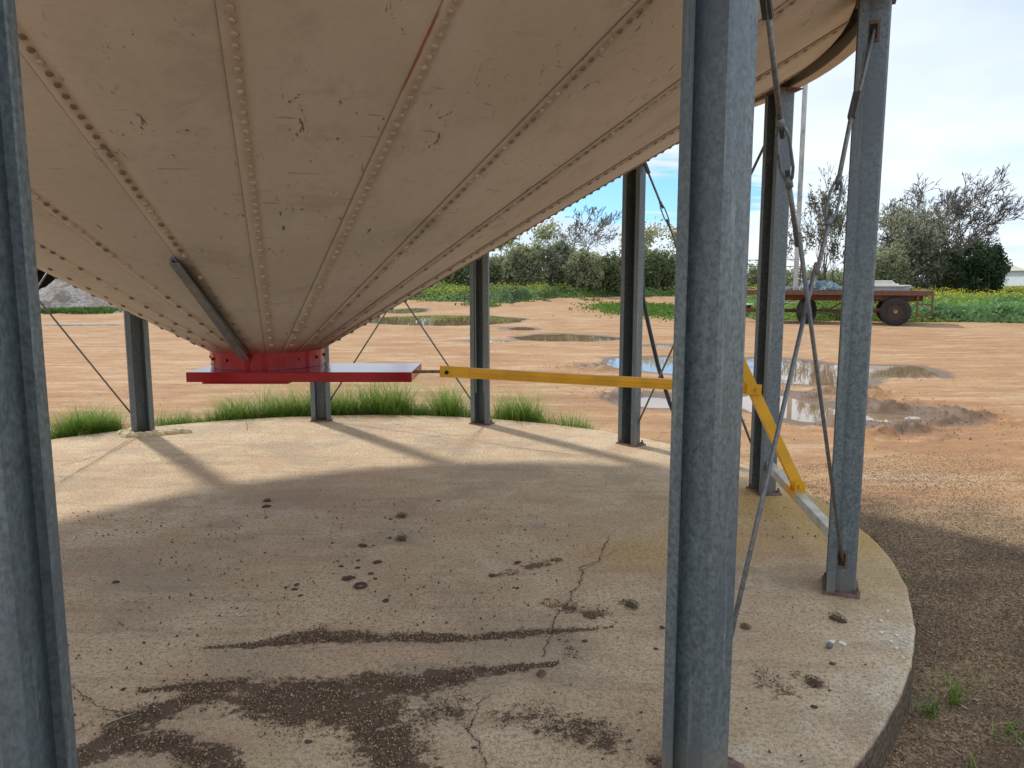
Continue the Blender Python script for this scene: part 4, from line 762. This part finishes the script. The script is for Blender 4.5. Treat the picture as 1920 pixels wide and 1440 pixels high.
# ------------------------------------------------------------------ trees
M_bark = simple('bark', (.10, .085, .07), .9, 0, .3, 8, .3); M_bark2 = simple('grey_bark', (.16, .14, .125), .9, 0, .25, 8, .2)
def grow(segs, tips, p, d, L, r, lv, rn, spread=.5, up=.15, split=(2, 3), shrink=.74, minr=.012):
    n = 3; q = p.copy()
    for i in range(n):
        d = d+np.array([rn.gauss(0, .16), rn.gauss(0, .16), rn.gauss(0, .10)+up*.35]); d /= np.linalg.norm(d); q2 = q+d*L/n; r2 = r*(.9 if i < n-1 else .82)
        segs.append((q, q2, r, r2)); q = q2; r = r2
        if lv <= 3 and lv > 0: tips.append(q)
    if lv == 0: tips.append(q); return
    for k in range(rn.randint(*split)):
        e = d+np.array([rn.gauss(0, spread), rn.gauss(0, spread), rn.gauss(0, spread*.6)+up]); e /= np.linalg.norm(e)
        grow(segs, tips, q, e, L*shrink*rn.uniform(.75, 1.15), max(r*rn.uniform(.55, .78), minr), lv-1, rn, spread, up, split, shrink, minr)
def seg_mesh(segs, base, mat, name, parent, **k):
    A = np.array([s[0] for s in segs])-base; B = np.array([s[1] for s in segs])-base; ra = np.array([s[2] for s in segs]); rb = np.array([s[3] for s in segs]); n = len(segs); ns = 4
    d = B-A; d /= np.linalg.norm(d, axis=1)[:, None]; u = np.cross(d, np.array([.3, .9, .2])); u /= np.linalg.norm(u, axis=1)[:, None]; v = np.cross(d, u); V = []
    for P, rr in ((A, ra), (B, rb)):
        for j in range(ns): a = 2*pi*j/ns; V.append(P+(u*cos(a)+v*sin(a))*rr[:, None])
    V = np.stack(V, 1).reshape(-1, 3); b = np.arange(n)[:, None]*2*ns; Fq = np.concatenate([b+np.array([[j, (j+1) % ns, ns+(j+1) % ns, ns+j]]) for j in range(ns)])
    return link(name, np_mesh(name, V, Fq, mat, smooth=True), parent, **k)
def gpos(px, d): a = (px-960)/F; y = d*cos(PITCH)**0; x = a*d/1.0; return np.array([x, y, float(ground_h(np.array([x]), np.array([y]))[0][0])])
def tree(px, dist, H, lv, seed, label, cat='tree', name='tree', crown=None, leaf=.2, nleaf=6, droop=None, col=((.06, .08, .03), (.11, .13, .06)), trunkL=.3, spread=.5, up=.15, r0=.22, bark=None, split=(2, 3), sig=.45, minr=.012, lean=(0, 0), shrink=.74, group=None, hfilt=1.0, Wd=None, stems=1):
    rn = random.Random(seed); p = gpos(px, dist); segs = []; tips = []
    grow(segs, tips, p-np.array([0, 0, .2]), np.array([lean[0], lean[1], 1.]), H*trunkL, r0, lv, rn, spread, up, split, shrink, minr)
    for _ in range(stems-1): grow(segs, tips, p-np.array([0, 0, .2]), np.array([lean[0]+rn.uniform(-.8, .8), lean[1]+rn.uniform(-.5, .5), 1.]), H*trunkL*rn.uniform(.6, 1.3), r0*rn.uniform(.6, .9), lv-1, rn, spread, up, split, shrink, minr)
    T_ = np.array(tips)-p; zt = T_[:, 2].max(); s = H/zt; wd = (np.percentile(T_[:, 0], 98)-np.percentile(T_[:, 0], 2))*s; hx, hy = T_[:, 0].mean()/T_[:, 2].mean(), T_[:, 1].mean()/T_[:, 2].mean()
    kx = 1 if not Wd else Wd/wd
    def sc3(q): q = q-p; z = q[2]; return p+np.array([(q[0]-(hx-lean[0])*z)*s*kx, (q[1]-hy*z)*s*min(kx, 1.3), z*s])
    segs = [(sc3(a), sc3(b), r1, r2) for a, b, r1, r2 in segs]; tips = np.array([sc3(t) for t in tips])
    t = empty(name, tuple(p), label=label, cat=cat, group=group); seg_mesh(segs, p, bark or M_bark, 'trunk', t)
    if nleaf:
        tp = tips if hfilt >= 1 else tips[(tips[:, 2]-p[2]) < H*hfilt]
        P = np.repeat(tp, nleaf, 0)+rng.normal(0, sig, (len(tp)*nleaf, 3)); tone = np.repeat(rng.random(len(tp)), nleaf)*.6+rng.random(len(P))*.4; C = np.array(col[0])*(1-tone[:, None])+np.array(col[1])*tone[:, None]
        P[:, 2] = np.maximum(P[:, 2], p[2]+.1); leaf_cards(P-p, leaf, C, M_leaf, 'crown', .7, .45, droop, parent=t)
    return t
def bush(px, dist, W, H, n, seed, label, col=((.035, .05, .02), (.08, .1, .045)), leaf=.22, cat='bush', name='bush', D=None, zlow=0.0):
    rn = np.random.default_rng(seed); p = gpos(px, dist); D = D or W*.6; nc = int(90+W*H*2.2); t = empty(name, tuple(p), label=label, cat=cat)
    c = rn.uniform(-1, 1, (nc*3, 3)); c = c[(c**2).sum(1) < 1][:nc]; c = c*np.array([W/2*.82, D/2*.82, H*.42])+np.array([0, 0, H*.50]); R = rn.uniform(.06, .17, len(c))*min(W, H*1.6)*.6
    i = rn.integers(0, len(c), n); d = rn.normal(0, 1, (n, 3)); d /= np.linalg.norm(d, axis=1)[:, None]; P = c[i]+d*(R[i]*rn.uniform(.3, 1.5, n))[:, None]*np.array([1, 1, 1.25]); P = P[P[:, 2] > zlow]
    tone = np.repeat(rn.random(len(c)), 1)[i][:len(P)]*.5+rn.random(len(P))*.5; C = np.array(col[0])*(1-tone[:, None])+np.array(col[1])*tone[:, None]
    leaf_cards(P, leaf, C, M_leaf, 'crown', .7, .55, parent=t)
    segs = []; r2 = random.Random(seed)
    for k in range(5):
        e = c[r2.randrange(len(c))]; a = np.array([r2.gauss(0, .3), r2.gauss(0, .3), -.2]); m = (a+e)/2+np.array([r2.gauss(0, .2), 0, .2]); segs += [(a, m, .09, .06), (m, e, .06, .03)]
    seg_mesh(segs, np.zeros(3), M_bark, 'trunk', t); return t
EU = ((.21, .23, .12), (.50, .49, .27)); SHE = ((.21, .23, .16), (.46, .47, .34)); DK = ((.14, .18, .095), (.30, .35, .18)); OL = ((.21, .24, .14), (.44, .46, .28))
tree(985, 74, 6.8, 6, 11, 'leafy gum tree with open crown left of the bare tree', col=EU, nleaf=6, leaf=.34, sig=.34, spread=.45, trunkL=.34, Wd=5.4, split=(2, 2))
tree(1103, 72, 8.2, 8, 5, 'tall bare grey tree rising above the bushes', nleaf=0, spread=.46, r0=.24, bark=M_bark2, minr=.020, up=.1, trunkL=.30, split=(2, 3), shrink=.76, Wd=5.2)
tree(1058, 70, 6.4, 7, 21, 'lower bare spreading tree left of the tall bare one', nleaf=1, leaf=.14, col=SHE, spread=.55, r0=.15, bark=M_bark2, minr=.017, up=.05, Wd=4.4, split=(2, 2))
tree(1140, 70, 5.5, 7, 23, 'small twiggy bare tree right of the tall bare one', nleaf=1, leaf=.12, col=SHE, spread=.55, r0=.12, bark=M_bark2, minr=.017, up=.05, Wd=4.2, split=(2, 2))
for i, (px, d, W, H, n, col, lab) in enumerate([(855, 66, 5.5, 3.9, 8000, DK, 'dark bush behind the leg with the doubled channel'), (935, 68, 4.6, 4.0, 8500, OL, 'grey green bush beneath the leafy gum tree'), (985, 66, 4.6, 4.8, 10500, OL, 'rounded olive bush left of the tallest bare tree'), (1045, 67, 4.4, 5.1, 11000, SHE, 'high olive bush at the foot of the bare trees'),
                                                   (1092, 65, 4., 4.3, 9000, OL, 'broad bush right below the tall bare tree'), (1142, 67, 4.4, 3.9, 8500, DK, 'dark low bush just left of the third rear leg'), (1230, 70, 5.8, 4.4, 10000, DK, 'dark dense bush right of the third rear leg'), (1180, 73, 4., 3.4, 4500, OL, 'low bush hidden mostly by the third rear leg'),
                                                   (740, 70, 10, 4.0, 7000, DK, 'wide dark bush under the hopper edge'), (1320, 72, 8, 4.2, 5000, DK, 'wide bush hidden behind the near right leg')]):
    bush(px, d, W, H, n, 60+i, lab, col, .24)
tree(1240, 78, 6.6, 6, 33, 'round-topped gum tree behind the dark bush right of the third leg', col=EU, nleaf=10, leaf=.34, sig=.4, spread=.5, trunkL=.36, Wd=6.5, split=(2, 2))
tree(1538, 52, 9.0, 8, 41, 'slender feathery tree behind the blue tarpaulin', col=((.10, .11, .065), (.21, .21, .12)), nleaf=1, leaf=.2, sig=.12, spread=.34, r0=.15, up=.2, trunkL=.16, minr=.013, droop=.2, split=(2, 2), shrink=.86, Wd=4.4, stems=5)
tree(1764, 60, 9.7, 9, 55, 'large leafless grey tree with a wide round head', nleaf=0, spread=.55, r0=.34, bark=M_bark2, up=.02, trunkL=.2, minr=.02, shrink=.80, split=(2, 3), Wd=8.4, stems=3)
tree(1692, 58, 7.2, 9, 57, 'drooping grey green tree in front of the leafless one', col=SHE, nleaf=2, leaf=.22, sig=.22, spread=.5, r0=.25, droop=.4, up=.05, trunkL=.24, shrink=.8, split=(2, 2), Wd=6.2, hfilt=.93, stems=4)
bush(1712, 57, 5.2, 5.0, 9000, 71, 'grey green feathery mass under the drooping tree', SHE, .2); bush(1662, 56, 4.2, 4.0, 6500, 72, 'pale olive bush behind the stack of white sheets', OL, .2)
bush(1835, 55, 4.0, 4.3, 11500, 73, 'dense dark green round bush at the right beside the shed', ((.045, .075, .035), (.10, .155, .07)), .2); bush(1775, 57, 3.6, 4.1, 7000, 77, 'dark bush between the feathery mass and the round bush', DK, .2)
for i, (px, d, W, H, lab) in enumerate([(1430, 70, 4.5, 3.3, 'low round bush behind the wagon rack'), (1500, 82, 10, 2.7, 'long low hedge behind the slender tree'), (1590, 80, 10, 2.7, 'long low hedge right of the slender tree'), (1622, 66, 4, 3.4, 'olive bush behind the right leg')]): bush(px, d, W, H, 5000, 80+i, lab, OL, .24)
tree(1605, 66, 7.0, 7, 62, 'thin tree hidden behind the right leg', col=SHE, nleaf=2, leaf=.2, sig=.25, spread=.4, r0=.12, trunkL=.25, minr=.015, Wd=4, split=(2, 2))
# ------------------------------------------------------------------ sheds
def shed():
    t = empty('farm_shed', (84, 118, 0), label='long white-roofed farm shed beyond the weeds at the right edge', cat='shed'); W, D, H = 26, 10, 2.7; mw = simple('white_sheet_wall', (.62, .66, .70), .6); mr = simple('white_sheet_roof', (.72, .71, .68), .5)
    x0 = (1878-960)/F*118-84
    mb = MB(); mb.box((x0+W/2, 0, H/2+.2), (W, D, H)); mb.obj('wall', mw, t); mb = MB(); mb.add([(x0-.5, -D/2-.6, H+.15), (x0+W+.5, -D/2-.6, H+.15), (x0+W+.5, 0, H+1.5), (x0-.5, 0, H+1.5), (x0-.5, D/2+.6, H+.15), (x0+W+.5, D/2+.6, H+.15)], [(0, 1, 2, 3), (3, 2, 5, 4), (0, 3, 4), (1, 5, 2), (0, 4, 5, 1)]); mb.obj('roof', mr, t)
    mb = MB(); mb.box((x0+W/2, -D/2-.65, H+.1), (W+1, .12, .16)); mb.obj('gutter', simple('shed_gutter', (.2, .22, .24), .6), t)
    for k in range(6): mb = MB(); mb.box((x0+4.2+k*4, -D/2-.03, 1.7), (2.0, .08, 1.0)); mb.obj('window', simple('shed_window', (.05, .06, .07), .3), t)
    for k in range(7): mb = MB(); mb.box((x0+.1+k*4.2, -D/2-.04, H/2+.2), (.16, .1, H)); mb.obj('post', simple('shed_post', (.3, .32, .33), .6), t)
shed()
def darkshed():
    t = empty('maroon_shed', (-27, 46, 0), label='dark maroon open shed behind the gravel heap', cat='shed'); m = simple('maroon_sheet', (.075, .02, .016), .7, 0, .3, 3); mr = simple('maroon_post', (.16, .03, .02), .6)
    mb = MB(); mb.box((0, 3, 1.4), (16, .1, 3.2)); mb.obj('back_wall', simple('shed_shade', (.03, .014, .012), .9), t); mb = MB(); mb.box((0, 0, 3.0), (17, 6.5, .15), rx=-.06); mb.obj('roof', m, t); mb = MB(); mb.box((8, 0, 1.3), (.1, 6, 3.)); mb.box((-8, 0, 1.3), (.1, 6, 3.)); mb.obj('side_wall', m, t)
    for x in (-6, -2.8, -.9, 4): mb = MB(); mb.box((x, -3, 1.3), (.2, .2, 3.2)); mb.obj('post', mr, t)
darkshed()
def heap():
    n, m = 110, 70; U, V_ = np.meshgrid(np.linspace(-1, 1, n), np.linspace(-1, 1, m)); x0 = -22.6; y0 = 41
    X = x0+U*4.6; Y = y0+V_*3; h = np.clip(1-np.abs(U)**1.6, 0, 1)*np.clip(1-np.abs(V_)**2, 0, 1); Z = -.2+1.75*h*(1-.5*sstep(U, -.2, 1))*(1+.4*fbm(X*.7, Y*.7, 3))+.22*fbm(X*1.6, Y*1.6, 4)*h
    idx = np.arange(n*m).reshape(m, n); Fq = np.stack([idx[:-1, :-1], idx[:-1, 1:], idx[1:, 1:], idx[1:, :-1]], -1).reshape(-1, 4); mm = NM('grey_gravel'); f = mm.noise(9, 6, .8); g = mm.noise(1.2, 4, .6)
    c = mm.mix(mm.rng(f, .35, .65), (.16, .135, .12), (.52, .50, .48)); c = mm.mix(mm.rng(g, .5, .62, 0, .7), c, (.17, .12, .09)); mt = mm.set(c, .95, 0, mm.bump(f, .8, .15)); link('gravel_heap', np_mesh('gravel_heap', np.stack([X, Y, Z], -1).reshape(-1, 3), Fq, mt, smooth=True), label='heap of pale grey gravel in front of the dark maroon shed', cat='gravel heap')
    n = 9000; x = rng.uniform(-27, -19.2, n); y = 37.6+rng.normal(0, .8, n); k = fbm(x*.6, y*.6, 3) > -.15*(x < -20.5); x, y = x[k], y[k]; k = x < -20.2+rng.random(len(x)); x, y = x[k], y[k]; z = ground_h(x, y)[0]+rng.uniform(0, .26, len(x))
    leaf_cards(np.column_stack([x, y, z]), .16, np.clip(np.array([(.05, .11, .02)])+rng.random((len(x), 1))*np.array([(.05, .08, .02)]), 0, 1), M_leaf, 'verge_grass', .9, .4, kind='stuff', label='strip of green grass at the foot of the gravel heap')
heap()
# ------------------------------------------------------------------ wagon
def wagon():
    v = np.array([.93, -.36]); ang = math.atan2(v[1], v[0]); base = G(1677, 611, -.12); bx, by = base[0], base[1]
    t = empty('flatbed_wagon', (bx, by, -.12), ang, label='rusty red flatbed farm wagon parked at the edge of the weeds', cat='wagon')
    # local x towards the right end, y away from camera; rear near wheel at the origin
    XL, XR, W, ZD = -5.2, 1.15, 2.3, 1.13
    for y in (-.12, W-.2): mb = MB(); mb.box(((XL+XR)/2, y, ZD+.02), (XR-XL, .06, .14)); mb.obj('side_rail', M_wagon, t)
    for k in range(9): x = XL+.2+k*(XR-XL-.4)/8; mb = MB(); mb.box((x, W/2-.15, ZD-.02), (.07, W-.2, .09)); mb.obj('cross_member', M_wagon, t)
    dm = simple('weathered_deck', (.19, .105, .075), .9, 0, .3, 5)
    for k in range(10): mb = MB(); mb.box(((XL+XR)/2, -.02+k*.2195, ZD+.105), (XR-XL, .205, .03)); mb.obj('deck_board', dm, t)
    for y in (.5, 1.5): mb = MB(); mb.box((-1.9, y, ZD-.17), (5.6, .1, .2)); mb.obj('chassis_beam', M_wagon, t)
    mb = MB(); mb.box((-.05, .15, ZD-.1), (1.3, .08, .22)); mb.obj('side_plate', M_wagon, t)
    tm = simple('worn_tyre', (.035, .03, .028), .9, 0, .3, 10)
    def wheel(x, y, R, w, steer=0):
        q = empty('wheel', (x, y, R)); q.parent = t; q.rotation_euler = (0, 0, steer)
        mb = MB(); n = 28; pr = [(R*.62, -w*.42), (R*.93, -w*.5), (R, -w*.36), (R, w*.36), (R*.93, w*.5), (R*.62, w*.42)]; k = len(pr)
        for a in range(n): th = 2*pi*a/n; mb.v += [(r*cos(th), yy, r*sin(th)) for r, yy in pr]
        mb.f = [(a*k+j, a*k+j+1, ((a+1) % n)*k+j+1, ((a+1) % n)*k+j) for a in range(n) for j in range(k-1)]; mb.obj('tyre', tm, q, smooth=True)
        mb = MB(); n = 24
        for yy, r in ((-.30*w, R*.63), (-.34*w, R*.55), (-.1*w, R*.5), (-.12*w, .02)): mb.v += [(r*cos(2*pi*a/n), yy, r*sin(2*pi*a/n)) for a in range(n)]
        mb.f = [(j*n+a, j*n+(a+1) % n, (j+1)*n+(a+1) % n, (j+1)*n+a) for j in range(3) for a in range(n)]; mb.obj('rim', rustmat('dark_rusty_rim', (.05, .032, .026), (.11, .065, .045)), q)
        mb = MB(); mb.tube([(0, -w*.12, 0), (0, -w*.42, 0)], .075, 10); mb.obj('hub', M_boltd, q)
    wheel(0, 0, .505, .26); wheel(0, 1.95, .505, .26); wheel(-2.95, .45, .47, .26, .95); wheel(-2.95, 1.9, .47, .26, .95)
    mb = MB(); mb.box((0, 1, .52), (.1, 1.9, .1)); mb.obj('axle', M_wagon, t); mb = MB(); mb.box((-2.95, 1.15, .5), (.1, 1.5, .1)); mb.obj('axle', M_wagon, t)
    mb = MB()
    for y in (.22,): mb.bar((.15, y, ZD-.05), (.12, y, .62), .1, .2); mb.bar((-.75, y, ZD-.05), (.05, y, .6), .05, .05); mb.bar((-.8, y, .55), (.5, y, .62), .06, .1); mb.bar((.45, y, ZD-.1), (-.05, y, .78), .05, .05)
    mb.bar((.2, 1.6, ZD-.05), (.2, 1.6, .55), .12, .12); mb.bar((-3.0, .9, ZD-.05), (-2.95, 1.0, .5), .5, .3); mb.bar((-1.4, .4, ZD-.1), (-2.2, .7, .5), .05, .05); mb.obj('suspension', M_wagon, t)
    mb = MB(); mb.bar((-.2, .9, .48), (-5.8, .9, .48), .09, .09); mb.bar((-2.9, .9, .46), (-6.2, .9, .42), .06, .12); mb.obj('draw_bar', M_wagon, t)
    # end step frame
    mb = MB(); x0, x1 = XR-.48, XR-.02
    for x in (x0, x1): mb.bar((x, -.1, ZD+.02), (x, -.1, ZD-.78), .06, .06)
    for z in (ZD-.36, ZD-.76): mb.bar((x0, -.1, z), (x1, -.1, z), .05, .05)
    mb.bar((x0, -.1, ZD), (x1, -.1, ZD-.15), .03, .03); mb.obj('step_frame', M_wagon, t)
    # rack at the left end, across the wagon's far-left
    mb = MB(); rx0, rx1 = XL-.1, XL+1.95
    y = W-.05
    for x in (rx0, rx1): mb.bar((x, y, ZD-.1), (x, y, ZD+1.3), .045, .045)
    for z in (ZD+1.28, ZD+1.02, ZD+.76, ZD+.5, ZD+.24): mb.bar((rx0, y, z), (rx1, y, z), .03, .03)
    mb.bar((rx0-.1, y, ZD-.05), (rx1+.2, y, ZD-.05), .06, .1); mb.obj('end_rack', M_wagon, t)
    return t
wg = wagon()
def wl(x, y, z):
    a = wg.rotation_euler[2]; return (wg.location[0]+x*cos(a)-y*sin(a), wg.location[1]+x*sin(a)+y*cos(a), z-.12)
def lx(px, y):
    "local x on the wagon whose sight line is the given column"
    return min(np.linspace(-8, 3, 1500), key=lambda x: abs(PX(*wl(x, y, 1.2))[0]-px))
def load():
    a = wg.rotation_euler[2]; zt = 1.13+.122
    # tarp bundle
    def lump(name, L, D, H, seed, mat, loc, lab, cat, flat=1.):
        n, m = 34, 18; U, V_ = np.meshgrid(np.linspace(-1, 1, n), np.linspace(-1, 1, m)); h = np.clip(1-np.abs(U)**3, 0, 1)**.6*np.clip(1-np.abs(V_)**3, 0, 1)**.6
        Z = h*H*(.72+.5*fbm(U*3+seed, V_*2, 3)+.25*np.sin(U*14+V_*5+seed)*.3); idx = np.arange(n*m).reshape(m, n); Fq = np.stack([idx[:-1, :-1], idx[:-1, 1:], idx[1:, 1:], idx[1:, :-1]], -1).reshape(-1, 4)
        return link(name, np_mesh(name, np.stack([U*L/2, V_*D/2, Z], -1).reshape(-1, 3), Fq, mat, smooth=True), loc=loc, rot=(0, 0, a), label=lab, cat=cat)
    tb = NM('blue_tarpaulin'); f = tb.noise(3.5, 5, .65, tb.objc()); tb = tb.set(tb.mix(tb.rng(f, .4, .62), (.012, .045, .065), (.07, .14, .17)), .35, 0, tb.bump(f, .8, .1))
    lump('folded_tarpaulin', 1.5, 1.3, .42, 1, tb, wl(-2.55, .9, zt), 'crumpled dark blue tarpaulin on the wagon deck, larger heap', 'tarpaulin'); lump('folded_tarpaulin', .9, .7, .2, 5, tb, wl(-2.1, .2, zt), 'small fold of blue tarpaulin at the near edge of the wagon deck', 'tarpaulin'); lump('folded_tarpaulin', .9, .9, .16, 9, tb, wl(-3.4, .7, zt), 'low left fold of the blue tarpaulin on the wagon', 'tarpaulin')
    ws = simple('white_sheet', (.84, .84, .8), .5, 0, .06); gs = simple('grey_sheet', (.36, .37, .37), .5, 0, .15); k = 0; z = zt+.001
    st = empty('sheet_stack', wl(-.55, .75, zt), a, label='stack of pale roofing sheets lying on the wagon above its rear wheel', cat='sheet stack')
    for (L, D, H, ox, m) in ((1.75, 1.0, .035, .1, gs), (1.6, .95, .03, .2, gs), (1.7, 1.0, .035, .28, gs), (1.55, .95, .03, .05, gs), (1.6, .95, .035, .22, ws), (1.4, .9, .05, -.08, ws), (1.3, .9, .06, -.15, ws), (1.25, .85, .05, -.2, ws)):
        mb = MB(); mb.box((ox, 0, H/2), (L, D, H)); mb.obj('sheet', m, st, loc=(0, random.uniform(-.04, .04), z-zt), rot=(0, 0, random.uniform(-.04, .04))); z += H+.004
    mb = MB(); mb.tube([np.array(p)-0 for p in (wl(-4.1, -.16, 1.1), wl(-4.05, -.2, .9), wl(-4.12, -.2, .7), wl(-4.2, -.18, .5), wl(-4.0, -.2, .85), wl(-3.95, -.18, 1.1))], .022, 6); mb.obj('red_cable', simple('red_cable', (.55, .03, .02), .5), smooth=True, label='loop of bright red cable hanging from the wagon side', cat='cable')
    # tall pole standing on the deck edge
    p = wl(lx(1491, .1), .1, 1.13+.122); mb = MB()
    mb.extrude([(-.085, -.03), (.085, -.03), (.085, .05), (.065, .05), (.065, -.012), (-.065, -.012), (-.065, .05), (-.085, .05)], 0, 8.2); mb.obj('steel_pole', galv('pole_steel', (.5, .52, .53), .3, 0), loc=p, rot=(0, 0, a), label='tall pale steel pole standing upright on the wagon deck', cat='pole')
    # sheets lying in the grass
    for (px, py, L, lab) in ((1428, 578, 1.9, 'long pale metal sheet lying in the grass left of the wagon'), (1498, 575, 1.6, 'pale corrugated sheet lying behind the wagon drawbar'), (1558, 572, 1.0, 'small pale metal sheet in the weeds behind the wagon wheel')):
        x, y, _ = G(px, py, .25); mb = MB()
        for k in range(7): mb.bar((x-L/2, y+k*.13, .42+.03*(k % 2)), (x+L/2, y+.3+k*.13, .36+.03*(k % 2)), .14, .012)
        mb.obj('metal_sheet', gs if px != 1428 else ws, label=lab, cat='metal sheet')
load()
